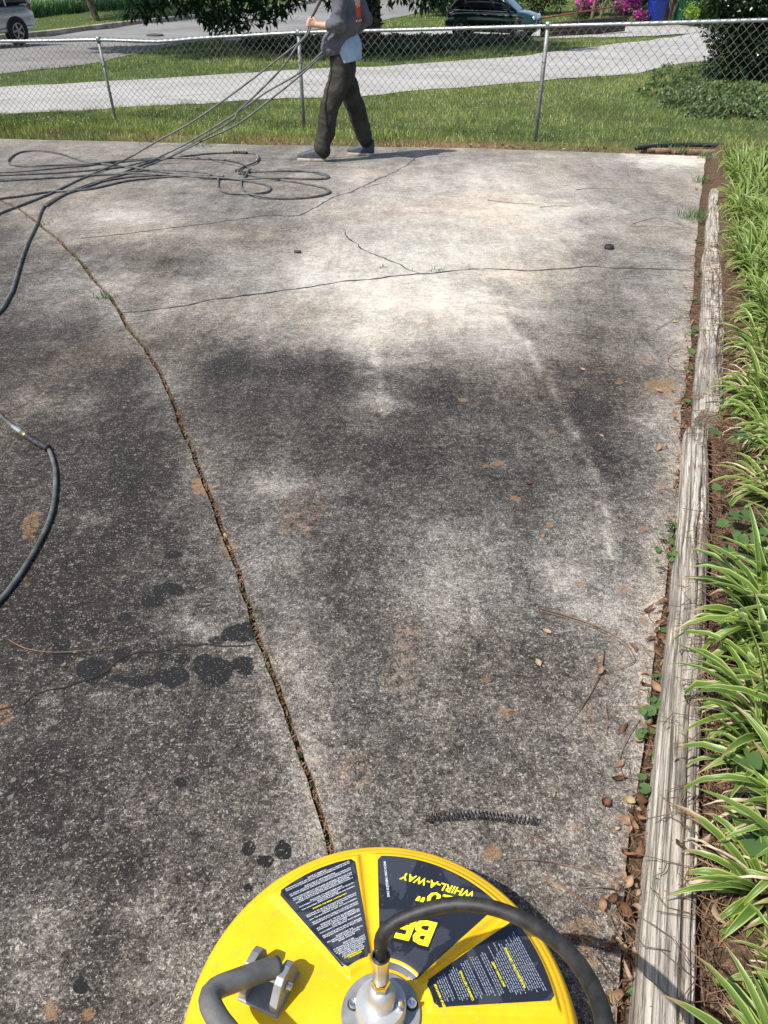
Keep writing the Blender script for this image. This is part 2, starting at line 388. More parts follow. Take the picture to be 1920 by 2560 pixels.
M['shoe'] = mottled('navy_shoe_rubber', (.03, .035, .045), (.06, .065, .08), 20, .6); M['sole'] = mottled('cream_shoe_sole', (.30, .27, .19), (.40, .36, .26), 20, .7)
def sweatm():
    m = NT('grey_sweatshirt', .9, 0, .15); p = m.attr('print'); n = m.noise(9, 5, .6)
    c = m.mix(m.step(n, .3, .7), (.085, .087, .098), (.125, .127, .138)); c = m.mix(m.step(p, .25, .5), c, (.62, .085, .03)); c = m.mix(m.step(p, 1.3, 1.6), c, (.62, .58, .56))
    m.base(c); m.bump(m.noise(60, 4), .4, .004); return m.mat
M['sweat'] = sweatm()
M['eye'] = paint('eye_white', (.7, .68, .65), .3)

# ------------------------------------------------------------ ground sheet
def ground_sheet():
    ys = np.concatenate([np.arange(-30, 0, 2.), np.arange(0, 12, .25), np.arange(12, 60, .5), np.arange(60, 200, 10), [300, 600, 1000]])
    xs = np.concatenate([[-900, -400, -150, -80], np.arange(-50, -14, 3.), np.arange(-14, 14.1, .5), np.arange(16, 50, 3.), [80, 150, 400, 900]])
    X, Y = np.meshgrid(xs, ys); Z = zg(Y)-.07+.05*np.clip((Y-(11.3-.35*X*0-.17*(X+5)))/.6, 0, 1)
    nb = fbm(X, Y, .5, 3); Z = Z+np.clip((Y-12)/3, 0, 1)*(nb-.5)*.10*np.clip((60-Y)/10, 0, 1)
    d = np.clip(1-np.abs(Y-(10.75-.24*X))/1.0, 0, 1)*np.clip(fbm(X, Y, 1.4, 5)*3-1.0, 0, 1)
    o = npmesh('lawn_ground', np.stack([X, Y, Z], -1).reshape(-1, 3), grid_faces(*X.shape), M['ground'], smooth=True, attrs={'dry': d.ravel()})
    tag(o, 'green lawn and bare soil falling gently away beyond the chain link fence', 'ground', kind='structure')
ground_sheet()
def lawn_z(x, y):
    """ground height the grass stands on"""
    x = np.asarray(x, float); y = np.asarray(y, float)
    return zg(y)-.07+.05*np.clip((y-(11.3-.17*(x+5)))/.6, 0, 1)+np.clip((y-12)/3, 0, 1)*(fbm(x, y, .5, 3)-.5)*.10*np.clip((60-y)/10, 0, 1)

def strip_sheet(name, near, far, mat, label, h=.05, n=160, m=22, ext=0.0):
    """paved sheet between two surveyed edges"""
    def samp(pts):
        W = [G(*p) for p in pts]; d = [0]
        for a, b in zip(W, W[1:]): d.append(d[-1]+(b-a).length)
        t = np.linspace(0, d[-1], n); return np.stack([np.interp(t, d, [q.x for q in W]), np.interp(t, d, [q.y for q in W])], 1)
    a, b = samp(near), samp(far); V = []
    for j in range(m):
        f = j/(m-1); q = a*(1-f)+b*f
        V.append(np.stack([q[:, 0], q[:, 1], lawn_z(q[:, 0], q[:, 1])+h-.035], 1))
    o = npmesh(name, np.concatenate(V), grid_faces(m, n), mat, smooth=True); tag(o, label, name.replace('_', ' '), kind='structure'); return o
strip_sheet('pale_driveway', [(-260, 302), (0, 282), (400, 262), (880, 240), (1250, 208), (1590, 182), (1700, 160), (1950, 125)],
            [(-260, 226), (0, 217), (480, 190), (960, 162), (1300, 140), (1590, 105), (1760, 76), (2000, 45)], M['whiteconc'], "neighbour's pale concrete driveway crossing behind the fence")
strip_sheet('street', [(-260, 226), (0, 185), (247, 154), (386, 123), (500, 102), (640, 90), (800, 72), (953, 50), (1085, 22), (1100, -8)],
            [(-300, 112), (-80, 104), (39, 97), (168, 83), (320, 64), (494, 46), (724, 18), (790, 6), (800, -2), (820, -8)], M['street'], 'grey asphalt street curving away behind the magnolia', n=80)
strip_sheet('parking_strip', [(560, 101), (800, 99), (960, 96), (1130, 97), (1300, 99), (1420, 97), (1900, 74)], [(560, 96), (800, 80), (960, 73), (1130, 74), (1300, 72), (1450, 70), (1900, 55)], M['whiteconc'], 'pale concrete strip the green car is parked on', h=.06)
strip_sheet('pavement', [(180, 16), (300, 8), (430, 2)], [(170, 9), (300, 0), (430, -8)], M['whiteconc'], 'pale path at the back of the far lawn', h=.05, n=20, m=6)
# kerb along the far side of the street
def kerb():
    pts = [G(*p) for p in [(-300, 112), (-80, 104), (39, 97), (168, 83), (320, 64), (494, 46), (724, 18), (790, 6)]]
    p = spline(pts, .5); mb = MB(); prof = [(-.02, -.1), (0, .13), (.03, .15), (.18, .15), (.20, .10), (.20, -.1)]
    V = []; n = len(prof)
    for i, q in enumerate(p):
        t = (p[min(i+1, len(p)-1)]-p[max(i-1, 0)]); t.z = 0; t.normalize(); s = Vector((-t.y, t.x, 0)); wob = .02*math.sin(i*1.7)
        for a, b in prof: V.append(q+s*(a+wob)+Vector((0, 0, b+.03)))
    Fs = [(i*n+k, i*n+k+1, (i+1)*n+k+1, (i+1)*n+k) for i in range(len(p)-1) for k in range(n-1)]
    mb.add(V, Fs); o = mb.build('kerb', M['stone'], smooth=True, auto=40); tag(o, 'stone kerb along the far side of the street', 'kerb', kind='structure')
kerb()

# ------------------------------------------------------------ the two concrete slabs
JP = [(-330, 395), (-150, 438), (-60, 470), (0, 500), (60, 530), (100, 560), (160, 610), (225, 680), (275, 745), (310, 800), (360, 870), (420, 970), (480, 1110), (540, 1260), (590, 1410), (640, 1560), (690, 1700), (740, 1850), (790, 2000), (835, 2130)]
RE = [(1765, 390), (1757, 450), (1749, 520), (1740, 620), (1733, 740), (1722, 860), (1712, 980), (1700, 1080), (1685, 1250), (1668, 1380), (1652, 1500), (1640, 1620), (1622, 1770), (1604, 1900), (1590, 2050), (1575, 2200), (1560, 2400), (1550, 2560)]
jw = [P(*p) for p in JP]; jy = [p.y for p in jw][::-1]; jx = [p.x for p in jw][::-1]
jy = [-4, -1.0, 0]+jy+[12.5]; jx = [.35, .12, .02]+jx+[jx[-1]-12]
rw = [P(*p) for p in RE]; ry = [p.y for p in rw][::-1]; rx = [p.x for p in rw][::-1]
ry = [-4]+ry+[12]; rx = [rx[0]-.36*(ry[1]+4)]+rx+[rx[-1]+.36*(12-ry[-2])]
def wob(y, a, s, seed): return (fbm(y, y*0+seed, s, seed)-.5)*a
def XJ(y): return np.interp(y, jy, jx)+wob(np.asarray(y, float), .035, 3.0, 21)
def XR(y): return np.interp(y, ry, rx)+wob(np.asarray(y, float), .05, 2.2, 22)
def YB(x):  # back edge of the slab
    q = [P(*p) for p in [(-300, 342), (0, 347), (640, 362), (1200, 371), (1765, 391)]]
    return np.interp(x, [p.x for p in q], [p.y for p in q])+(fbm(np.asarray(x, float), x*0, 2., 5)-.5)*.06
# stain map: lightness of the slab on a survey grid (rows 350..2550 every 100, cols 0..1700 every 100)
T = """
55 55 56 57 56 55 54 53 53 54 55 55 56 57 58 62 66 70
50 50 52 54 53 52 52 52 54 57 60 62 66 66 62 57 56 58
42 52 62 66 60 54 50 52 60 64 68 70 72 72 68 62 56 54
38 38 42 52 47 54 60 62 68 71 73 73 73 72 66 57 53 52
35 43 40 50 56 58 60 62 67 70 72 72 68 62 58 52 50 52
30 33 34 38 40 44 52 56 62 66 68 62 55 52 48 42 42 52
32 33 30 27 42 36 34 33 38 44 42 40 42 40 37 34 38 52
35 35 30 25 40 38 33 32 31 38 32 34 36 38 36 33 38 50
32 34 30 25 28 42 36 35 34 36 33 35 34 37 40 33 40 52
30 32 31 28 28 38 42 42 38 39 40 37 33 35 42 38 46 52
28 30 29 27 28 34 42 43 38 40 42 44 44 41 45 50 50 50
28 30 30 28 28 33 44 42 40 40 44 47 46 42 48 50 50 50
28 30 28 27 29 42 32 44 42 40 42 46 45 45 46 48 52 52
29 30 30 30 30 34 42 46 44 40 40 42 42 44 44 46 52 54
31 32 33 33 33 34 36 44 46 42 42 42 43 44 45 46 52 54
31 32 33 34 34 35 36 42 44 42 42 43 44 45 46 46 52 52
32 32 34 35 36 36 36 38 44 45 44 44 46 46 46 46 52 52
34 34 34 35 36 37 37 36 42 46 46 46 46 46 46 46 48 50
37 38 38 38 38 38 38 38 42 46 46 46 46 44 44 46 46 50
36 40 40 40 41 42 42 40 42 46 46 46 44 42 44 46 46 50
40 42 41 43 44 43 42 42 42 44 46 46 44 40 44 46 46 50
42 43 42 44 45 44 43 42 42 44 46 46 44 40 44 46 46 50
42 43 42 44 45 44 43 42 42 44 46 46 44 42 44 46 46 50
"""
T = np.array([[float(q)/100 for q in r.split()] for r in T.strip().splitlines()])
T[:, :5] -= np.clip((np.arange(23)-4)/3, 0, 1)[:, None]*np.array([.055, .055, .05, .04, .02]); T[1:6, 8:15] += .05; T[6:9, 4:16] -= .03
# features: cx, cy, rx, ry, strength
TONE = [(1075, 760, 190, 40, .12), (830, 700, 200, 50, .05), (1200, 470, 260, 28, .07), (1240, 530, 220, 30, .05), (330, 540, 110, 18, .12), (380, 655, 110, 30, -.1), (540, 715, 90, 35, -.02),
        (1670, 400, 90, 20, .24), (945, 1000, 45, 25, .18), (1000, 1015, 60, 18, .12), (905, 860, 45, 60, .10), (938, 905, 14, 55, .11), (955, 965, 9, 14, .10), (1000, 1120, 110, 80, -.06), (620, 900, 160, 40, -.10), (840, 930, 110, 45, -.10),
        (1150, 1010, 160, 60, -.06), (700, 1210, 90, 22, .13), (860, 1240, 200, 60, .02), (1170, 1450, 130, 110, .07), (1410, 1450, 70, 45, .12), (1500, 1530, 60, 40, .10), (700, 1400, 60, 30, .09),
        (330, 1120, 120, 160, -.03), (480, 1520, 60, 25, .0), (470, 1570, 60, 30, .17), (530, 1600, 30, 22, .12), (630, 1530, 50, 35, -.04), (680, 1800, 40, 70, .08), (1380, 1100, 90, 130, -.05), (1560, 1340, 60, 60, -.06), (100, 740, 130, 35, .10), (170, 700, 90, 30, .05),
        (60, 1000, 90, 25, .10), (230, 1020, 160, 30, .06), (240, 1290, 60, 35, .12), (1640, 1350, 40, 90, .06), (350, 2270, 70, 40, .12), (120, 2300, 90, 70, .10), (60, 2480, 120, 60, .10), (450, 2450, 110, 90, .08), (200, 2120, 120, 45, -.05), (270, 2180, 60, 60, -.05), (790, 1930, 60, 120, .07),
        (1110, 980, 60, 25, -.05), (560, 960, 60, 60, -.06), (1480, 1020, 80, 50, -.06), (1610, 1055, 40, 20, .14), (130, 1760, 26, 60, .10), (1290, 1210, 120, 60, -.05), (1500, 1180, 60, 120, -.06), (760, 1560, 60, 120, .03), (1000, 1700, 100, 160, .03), (900, 440, 60, 12, .08), (1480, 520, 80, 14, .08)]
RUST = [(1230, 2138, 24, 18, .9), (1232, 2120, 18, 10, .6), (126, 2520, 19, 24, .8), (219, 2540, 19, 15, .9), (1278, 1779, 22, 15, .7), (1223, 1702, 18, 10, .6), (1240, 1158, 16, 6, .8), (1218, 1166, 14, 5, .7), (1378, 1080, 14, 5, .7), (1163, 1000, 15, 5, .9), (1288, 1247, 18, 6, .8),
        (1607, 1318, 18, 8, .95), (1655, 1210, 12, 7, .9), (1445, 1462, 18, 10, .6), (1560, 1476, 20, 13, .55), (1604, 1552, 12, 9, .8), (1374, 1313, 12, 7, .7), (1660, 965, 50, 22, .75), (1545, 957, 14, 6, .6), (1620, 905, 14, 6, .6), (1500, 930, 10, 5, .5), (1440, 2320, 50, 50, .5), (1470, 2390, 40, 40, .4),
        (80, 1315, 26, 42, .55), (70, 1450, 12, 16, .4), (8, 1790, 24, 26, .5), (500, 1215, 26, 22, .7), (575, 1370, 22, 26, .6), (1520, 1660, 40, 60, .3), (1480, 1790, 20, 40, .35), (1553, 2050, 14, 14, .5), (1590, 2110, 30, 60, .4), (760, 1290, 80, 70, .34), (1010, 1640, 50, 100, .34), (560, 760, 60, 20, .3), (760, 800, 25, 90, .2), (1180, 800, 120, 40, .15), (1012, 1940, 14, 14, .3),
        (870, 1940, 110, 70, .32), (180, 745, 40, 14, .3), (1511, 700, 40, 14, .25), (1530, 820, 30, 8, .3), (1270, 1380, 30, 20, .0), (1640, 2120, 12, 12, .4), (1440, 2070, 16, 10, .5)]
WET = [(438, 1387, 24, 12, .75), (420, 1475, 40, 18, .7), (385, 1505, 36, 16, .6), (312, 1540, 20, 15, .6), (220, 1580, 12, 8, .5), (240, 1670, 40, 33, .85), (145, 1630, 26, 40, .6), (308, 1637, 22, 22, .7), (352, 1700, 32, 18, .8), (303, 1697, 20, 12, .6), (425, 1692, 44, 22, .85), (530, 1675, 50, 38, .8), 
       (600, 1580, 50, 26, .6), (610, 1665, 32, 26, .6), (455, 1650, 22, 14, .6), (408, 1640, 14, 10, .6), (450, 1955, 18, 14, .5), (625, 2120, 18, 20, .8), (708, 2122, 22, 24, .85), (665, 2150, 22, 16, .6), (620, 2218, 14, 12, .6), (200, 2468, 22, 22, .8), (206, 2430, 10, 16, .4), (700, 2050, 20, 40, .2), (455, 1975, 14, 10, .3), (540, 1600, 30, 14, .4), (352, 1640, 10, 8, .5)]
ARC = [[(1240, 790), (1310, 855), (1375, 950), (1420, 1060), (1470, 1150), (1510, 1260), (1530, 1400)]]
def stain(X, Y):
    z = -S*Y-CAMH; dep = Y*CP-z*SPT; ok = (Y > .25)&(dep > .1); dep = np.where(dep > .1, dep, .1)
    px = 960+F*X/dep; py = 1280-F*(Y*SPT+z*CP)/dep
    wx = (fbm(X, Y, 3.2, 31)-.5)*1.1; wy = (fbm(X, Y, 3.2, 41)-.5)*1.1; wx2 = (fbm(X, Y, 14, 51)-.5); wy2 = (fbm(X, Y, 14, 61)-.5)
    u = np.clip(px/100+wx*.9+wx2*.35, 0, 16.999); v = np.clip((py-350)/100+wy*.7+wy2*.25, 0, 21.999)
    i = np.floor(u).astype(int); j = np.floor(v).astype(int); fu = u-i; fv = v-j; fu = fu*fu*(3-2*fu); fv = fv*fv*(3-2*fv)
    t = (T[j, i]*(1-fu)+T[j, i+1]*fu)*(1-fv)+(T[j+1, i]*(1-fu)+T[j+1, i+1]*fu)*fv
    out = (px < -60)|(px > 1900)|(~ok); t = np.where(out, .36+.3*(fbm(X, Y, .8, 9)-.5), t)
    r1 = fbm(X, Y, 9, 71); r2 = fbm(X, Y, 22, 81)
    def spots(L, hard, wrp):
        a = np.zeros_like(X)
        for cx, cy, rx_, ry_, s in L:
            d = ((px+wrp*(r1-.5)*rx_*2-cx)/rx_)**2+((py+wrp*(r2-.5)*ry_*2-cy)/ry_)**2
            a = a+s*(np.exp(-d) if not hard else np.clip((1.25-d)/.6, 0, 1))*(~out)
        return a
    t = t+1.25*spots(TONE, 0, .9)+(fbm(X*9, Y*1.3, 1, 33)-.5)*.16+(fbm(X, Y, 6, 35)-.5)*.16; t = .44+(t-.44)*1.08
    for pl in ARC:
        c = np.interp(py, [p[1] for p in pl], [p[0] for p in pl]); ins = (py > pl[0][1])&(py < pl[-1][1])
        t = t+ins*.27*np.exp(-(np.abs(px-c+(r2-.5)*16)/19)**1.5)*np.clip(r1*2.0-.3, .5, 1)+ins*.07*np.exp(-np.abs(px-c+55)/45)-ins*.04*np.exp(-np.abs(px-c-45)/30)
    rust = np.clip(spots(RUST, 1, .8), 0, 1); wet = np.clip(spots(WET, 1, .7), 0, 1)
    # pale leached rim beside the joint and the right edge
    dj = np.abs(X-XJ(Y)); dr = np.abs(X-XR(Y)); sc_ = .035+.02*np.clip(Y, 0, 20)
    t = t+.13*np.exp(-dj/sc_)*np.clip(fbm(X, Y, 4, 91)*2.2-.4, 0, 1)+.10*np.exp(-dr/(sc_*1.3))
    rust = np.maximum(rust, .55*np.exp(-dj/.022)*np.clip(fbm(X, Y, 6, 95)*3-1.1, 0, 1)); rust = np.maximum(rust, .35*np.exp(-dr/.05)*np.clip(fbm(X, Y, 5, 97)*3-1.3, 0, 1))
    warm = np.clip((fbm(X, Y, 1.1, 99)-.42)*2.2, 0, 1)*.8; warm = np.maximum(warm, np.clip((.12-dr)/.12, 0, 1)*.5)
    return t, rust, wet, warm
def crackstrip(V, pts, w0, seed):
    p = spline([P(*q) for q in pts], .04); rnd = random.Random(seed); off = 0; V0 = len(V); n = len(p); fs = []
    for i, q in enumerate(p):
        t = (p[min(i+1, n-1)]-p[max(i-1, 0)]).normalized(); s = NV.cross(t).normalized(); off = off*.75+rnd.uniform(-1, 1)*.010
        ww = w0*(.35+rnd.random()*1.1)*min(1, .3+min(i, n-1-i)/8); c = q+s*off
        for k in (-1, 1): V.append(c+s*ww*.5*k+NV*.0016)
    for i in range(n-1): fs.append((V0+2*i, V0+2*i+1, V0+2*i+3, V0+2*i+2))
    return fs
def slab(name, xl, xr, ys, nc, cracks, label, pw=1.0):
    Yg = np.repeat(ys[:, None], nc, 1); f = np.linspace(0, 1, nc)[None, :]
    if pw != 1: f = 1-(1-f)**pw
    Xg = xl(ys)[:, None]*(1-f)+xr(ys)[:, None]*f
    yb = YB(Xg); ymax = ys[-1]
    Yc = np.minimum(Yg, yb)
    Z = -S*Yc; t, ru, we, wa = stain(Xg, Yc)
    # slight wear of the edges
    V = np.stack([Xg, Yc, Z], -1).reshape(-1, 3); Fq = grid_faces(*Xg.shape)
    yy = Yg.ravel(); keep = ~((Yg.ravel()[Fq].min(1)) >= yb.ravel()[Fq].max(1)); Fq = Fq[keep]
    nr = len(ys); b = len(V)
    # skirts (slab thickness)
    def skirt(idx):
        nonlocal V, Fq, t, ru, we, wa
        idx = np.array(idx); nb = len(V); low = V[idx].copy(); low[:, 2] -= .10
        V = np.concatenate([V, low]); q = np.stack([idx[:-1], idx[1:], nb+np.arange(1, len(idx)), nb+np.arange(len(idx)-1)], 1); Fq = np.concatenate([Fq, q])
        t, ru, we, wa = [np.concatenate([a.ravel(), a.ravel()[idx]]) for a in (t, ru, we, wa)]
    skirt([i*nc for i in range(nr)]); skirt([i*nc+nc-1 for i in range(nr)]); skirt([(nr-1)*nc+k for k in range(nc)])
    mi = np.zeros(len(Fq), int); CV = []; cf = []
    for k, (pts, w0) in enumerate(cracks): cf += crackstrip(CV, pts, w0, 5+k)
    if cf:
        nb = len(V); V = np.concatenate([V, np.array([tuple(v) for v in CV])]); Fq = np.concatenate([Fq, np.array(cf)+nb]); mi = np.concatenate([mi, np.ones(len(cf), int)])
        z = np.zeros(len(CV)); t, ru, we, wa = [np.concatenate([a.ravel(), z]) for a in (t, ru, we, wa)]
    o = npmesh(name, V, Fq, [M['concrete'], M['crack']], smooth=False, attrs={'tone': t.ravel(), 'rust': ru.ravel(), 'wet': we.ravel(), 'warm': wa.ravel()}, mi=mi)
    tag(o, label, 'driveway', kind='structure'); return o
def rows(a, b):
    r = [a]
    while r[-1] < b: r.append(r[-1]+max(.006, .0048*abs(r[-1])))
    return np.array(r)
ysR = np.concatenate([np.arange(-3, .25, .12), rows(.25, 11.4)])
slab('driveway', lambda y: np.maximum(XJ(y), -14)+.0045+.0018*y, lambda y: XR(y), ysR, 300,
     [([(290, 785), (420, 772), (520, 752), (620, 738), (700, 728), (800, 712), (900, 700), (1000, 688), (1080, 682), (1180, 672), (1260, 674), (1340, 676), (1400, 672), (1470, 667), (1540, 671), (1640, 673), (1735, 678)], .014),
      ([(180, 598), (260, 590), (340, 582), (430, 570), (520, 560), (600, 548), (680, 538), (740, 540), (765, 533), (820, 500), (880, 478), (940, 450), (990, 430), (1040, 395), (1080, 380)], .012),
      ([(860, 575), (900, 618), (960, 645), (1010, 668), (1045, 684)], .010), ([(905, 470), (940, 462), (965, 456)], .02)],
     'right hand weathered concrete driveway slab, half washed pale')
ysL = np.concatenate([np.arange(-3, .25, .12), rows(.25, 8.6)])
slab('driveway', lambda y: np.minimum(XJ(y)-.8, -4.2+0*y), lambda y: XJ(y)-.005-.002*y, ysL, 400,
     [([(-60, 1795), (30, 1775), (85, 1745), (160, 1728), (230, 1695), (290, 1655), (350, 1635), (420, 1620), (480, 1612), (560, 1612), (640, 1618)], .007),
      ([(-80, 700), (60, 685), (190, 672), (232, 668)], .006), ([(20, 1600), (60, 1622), (130, 1628), (190, 1625), (262, 1617)], .002)],
     'left hand dark grimy concrete driveway slab with damp footprints', 2.0)
# dirt, straw and moss packed in the joint
def joint_litter():
    ys = rows(.3, 7.5); mb = MB(); V = []; 
    for y in ys:
        w_ = .02+.006*y; x = float(XJ(y)); zz = -.009-.016*float(fnoise(y, 0, 9, 3))
        V += [SL(x-w_, y, zz-.004), SL(x, y, zz+.003), SL(x+w_, y, zz-.004)]
    n = len(ys); Fs = []
    for i in range(n-1): Fs += [(i*3, i*3+1, i*3+4, i*3+3), (i*3+1, i*3+2, i*3+5, i*3+4)]
    mb.add(V, Fs, 0)
    rnd = random.Random(4)
    for k in range(2200):
        y = .5+6.5*rnd.random()**1.5; x = float(XJ(y))+rnd.gauss(0, .0045+.0015*y); L = rnd.uniform(.003, .013+.003*y); a = rnd.gauss(1.4, .7); q = SL(x, y, rnd.uniform(-.014, .002))
        d = Vector((math.cos(a), math.sin(a), rnd.uniform(-.1, .25)))*L; s = Vector((-d.y, d.x, 0)).normalized()*rnd.uniform(.0005, .0014+.0004*y); d.z -= S*d.y
        mb.add([q-s, q+s, q+d+s*.4, q+d-s*.4], [(0, 1, 2, 3)], 1)
    for k in range(330):
        cl = rnd.choice([.72, .9, 1.05, 1.3, 2.2, 2.6, 4.7, 3.2]); y = cl+rnd.gauss(0, .10); x = float(XJ(y))+rnd.gauss(0, .014); L = rnd.uniform(.006, .02+.003*y); a = rnd.random()*6.28; q = SL(x, y, -.004)
        d = Vector((math.cos(a)*.6, math.sin(a)*.6, .8))*L; s = Vector((-math.sin(a), math.cos(a), 0))*.0012*(1+y*.3)
        mb.add([q-s, q+s, q+d], [(0, 1, 2)], 2)
    o = mb.build('joint_litter', [M['jointdirt'], M['needle'], M['weed']], smooth=False)
    tag(o, 'brown straw, dirt and moss packed into the curved joint between the slabs', 'leaf litter', kind='stuff')
joint_litter()

# ------------------------------------------------------------ garden bed
def bed_sheet():
    ys = np.concatenate([np.arange(-3, 0, .3), np.arange(0, 12.2, .06)]); f = np.linspace(0, 1, 70)[None, :]**1.4; Y = np.repeat(ys[:, None], 70, 1)
    X = (XR(ys)-.03)[:, None]+f*7
    h = -.010+np.clip((X-XR(Y)-.095)/.04, 0, 1)*.075+(fbm(X, Y, 9, 12)-.5)*.03
    h = h*np.clip((10.6-Y)/.8, .0, 1)-.03*(Y > 10.2)
    o = npmesh('garden_soil', np.stack([X, Y, -S*Y+h], -1).reshape(-1, 3), grid_faces(*X.shape), M['soil'], smooth=True)
    tag(o, 'brown mulch and soil of the planting bed beside the driveway', 'soil', kind='structure')
bed_sheet()
def bedz(x, y): return -S*y+.04
def timber(name, a, b, hw, label, top=.085, seed=0, split=0.0):
    """half round landscape timber with weather checks along it"""
    a = Vector(a); b = Vector(b); L = (b-a).length; ax = (b-a).normalized(); side = ax.cross(Vector((0, 0, 1))).normalized(); up = side.cross(ax).normalized()
    nl = int(L/.008); nc = 72; t = np.linspace(0, L, nl)[:, None]; q = np.linspace(0, 2*np.pi, nc, endpoint=False)[None, :]
    k = 3.2; cs = np.sign(np.cos(q))*np.abs(np.cos(q))**(2/k); sn = np.sign(np.sin(q))*np.abs(np.sin(q))**(2/k)
    sh = np.ones((nl, nc)); qq = q+0*t; tt = t+0*q
    sh -= .10*np.clip(fbm(qq*3.0+(fbm(tt, tt*0, .8, seed)*1.2), tt*.9, 1.6, seed+1, 5)*3.2-1.9, 0, 1)
    ang = qq+(fbm(tt, tt*0, 1.5, seed+7)-.5)*.5
    for c0, w_, dpt in ((1.25, .05, .62), (1.95, .035, .42), (.85, .025, .35), (2.5, .03, .3), (1.6, .018, .3), (1.05, .016, .25), (2.2, .016, .25)):
        on = np.clip(fbm(tt, tt*0+c0*9, 1.7, seed+3)*4.2-1.5, 0, 1)
        sh -= dpt*on*np.exp(-((ang-c0)/w_)**2)
    sh += (fbm(qq*9, tt*1.3, 3., seed+9)-.5)*.07+(fbm(qq*2, tt*3, 2., seed+19)-.5)*.10
    endf = np.clip(np.minimum(tt, L-tt)/.012, 0, 1)**.5*.1+.9
    r = sh*endf; X = cs*hw*r; Zl = sn*(top+.05)/2*r
    bend = (fbm(tt, tt*0, .6, seed+5)-.5)*.03
    Pn = np.array(a)[None, None]+tt[..., None]*np.array(ax)+(X+bend)[..., None]*np.array(side)+(Zl+(top-.05)/2)[..., None]*np.array(up)
    V = Pn.reshape(-1, 3); i = np.arange(nl-1)[:, None]*nc; j = np.arange(nc)[None, :]; Fq = np.stack([i+j, i+(j+1) % nc, i+nc+(j+1) % nc, i+nc+j], -1).reshape(-1, 4)
    c0 = len(V); V = np.concatenate([V, [np.array(a)+np.array(up)*(top-.05)/2, np.array(b)+np.array(up)*(top-.05)/2]])
    jj = np.arange(nc); caps = np.concatenate([np.stack([jj, (jj+1) % nc, np.full(nc, c0), np.full(nc, c0)], 1)*1, ]) if False else None
    uv = np.stack([(qq*hw*1.2).ravel(), tt.ravel()+seed*3.3], 1); uv = np.concatenate([uv, [[0, 0], [0, 0]]])
    o = npmesh(name, V, Fq, M['wood'], smooth=True, uv=uv)
    # end caps
    me = o.data
    mb = MB()
    for base, cc in ((0, a), ((nl-1)*nc, b)):
        ring = [Vector(V[base+k]) for k in range(nc)]; ctr = Vector(cc)+up*(top-.05)/2; mb = MB()
        mb.add(ring+[ctr], [(k, (k+1) % nc, nc) for k in range(nc)], 0, [(k*.01, .02) for k in range(nc)]+[(0, 0)])
        mb.build('end_grain', M['wood'], o, smooth=False)
    tag(o, label, 'landscape timber', 'timbers edging the bed'); return o
def edge_pt(y, off, h=.0): x = float(np.interp(y, ry, rx)); return SL(x+off, y, h)
timber('landscape_timber', edge_pt(-.25, .052), edge_pt(2.22, .052), .040, 'long pale split timber edging the bed, nearest the yellow machine', .066, 3)
timber('landscape_timber', edge_pt(2.31, .096), edge_pt(4.66, .090), .052, 'grey knotty timber edging the bed, middle of the three', .085, 14)
timber('landscape_timber', edge_pt(4.73, .092), edge_pt(6.9, .12), .048, 'farthest timber edging the bed, half buried in weeds', .06, 25)

# variegated strap-leaf clumps
def clump_mesh(name, seed, nb=34, Lm=.26, wd=.0150, mat='strap', droop=1.0):
    rnd = random.Random(seed); mb = MB()
    for k in range(nb):
        az = rnd.random()*6.283; L = Lm*rnd.uniform(.55, 1.25); w0 = wd*rnd.uniform(.75, 1.2); tilt = rnd.uniform(.15, .75); r0 = rnd.uniform(0, .03)
        p = Vector((math.cos(az)*r0, math.sin(az)*r0, -.01)); el = math.pi/2-tilt*.6; n = 8; V = []; uv = []; azz = az+rnd.uniform(-.4, .4); cv = rnd.uniform(.08, .36)*droop*(2.0 if rnd.random() < .12 else 1)
        twist = rnd.uniform(-.5, .5)
        for i in range(n+1):
            f = i/n; d = Vector((math.cos(azz)*math.cos(el), math.sin(azz)*math.cos(el), math.sin(el)))
            s = Vector((-math.sin(azz), math.cos(azz), 0)); up = s.cross(d)*-1; s = (s*math.cos(twist*f)+up*math.sin(twist*f)); up = d.cross(s)
            ww = w0*.5*min(1, .45+f*1.6)*(1 if f < .6 else max(.03, 1-((f-.6)/.4)**1.8)); dep = ww*.45
            for u, a, b in ((0, -1, 0), (.3, -.5, -.55), (.5, 0, -1), (.7, .5, -.55), (1, 1, 0)): V.append(p+s*ww*a+up*dep*b); uv.append((u, f))
            p = p+d*(L/n); el -= cv*(.5+1.4*f); azz += rnd.uniform(-.05, .05)
            if p.z < .008: p.z = .008+rnd.random()*.006; el = max(el, -.15)
        Fs = [(i*5+j, i*5+j+1, i*5+j+6, i*5+j+5) for i in range(n) for j in range(4)]
        mb.add(V, Fs, 0, uv)
    me = mb.build(name, M[mat]); bpy_me = me.data; bpy.data.objects.remove(me); return bpy_me
CL = [clump_mesh('strap_clump', 100+i, nb=random.randint(48, 70), Lm=random.uniform(.20, .28)) for i in range(6)]
DEAD = [clump_mesh('dead_skirt', 200+i, nb=38, Lm=.19, wd=.006, mat='deadstrap', droop=2.4) for i in range(3)]
rnd = random.Random(77); spots = []
def try_clump(y, off, sc_):
    x = float(np.interp(y, ry, rx))+off
    md = .060 if y < 2.5 else .07+.012*y
    for a, b, c in spots:
        if (a-x)**2+(b-y)**2 < md*md: return
    spots.append((x, y, sc_))
VINE = [(P(*q, .05).x, P(*q, .05).y) for q in ((1845, 1190), (1850, 1335), (1880, 1440))]
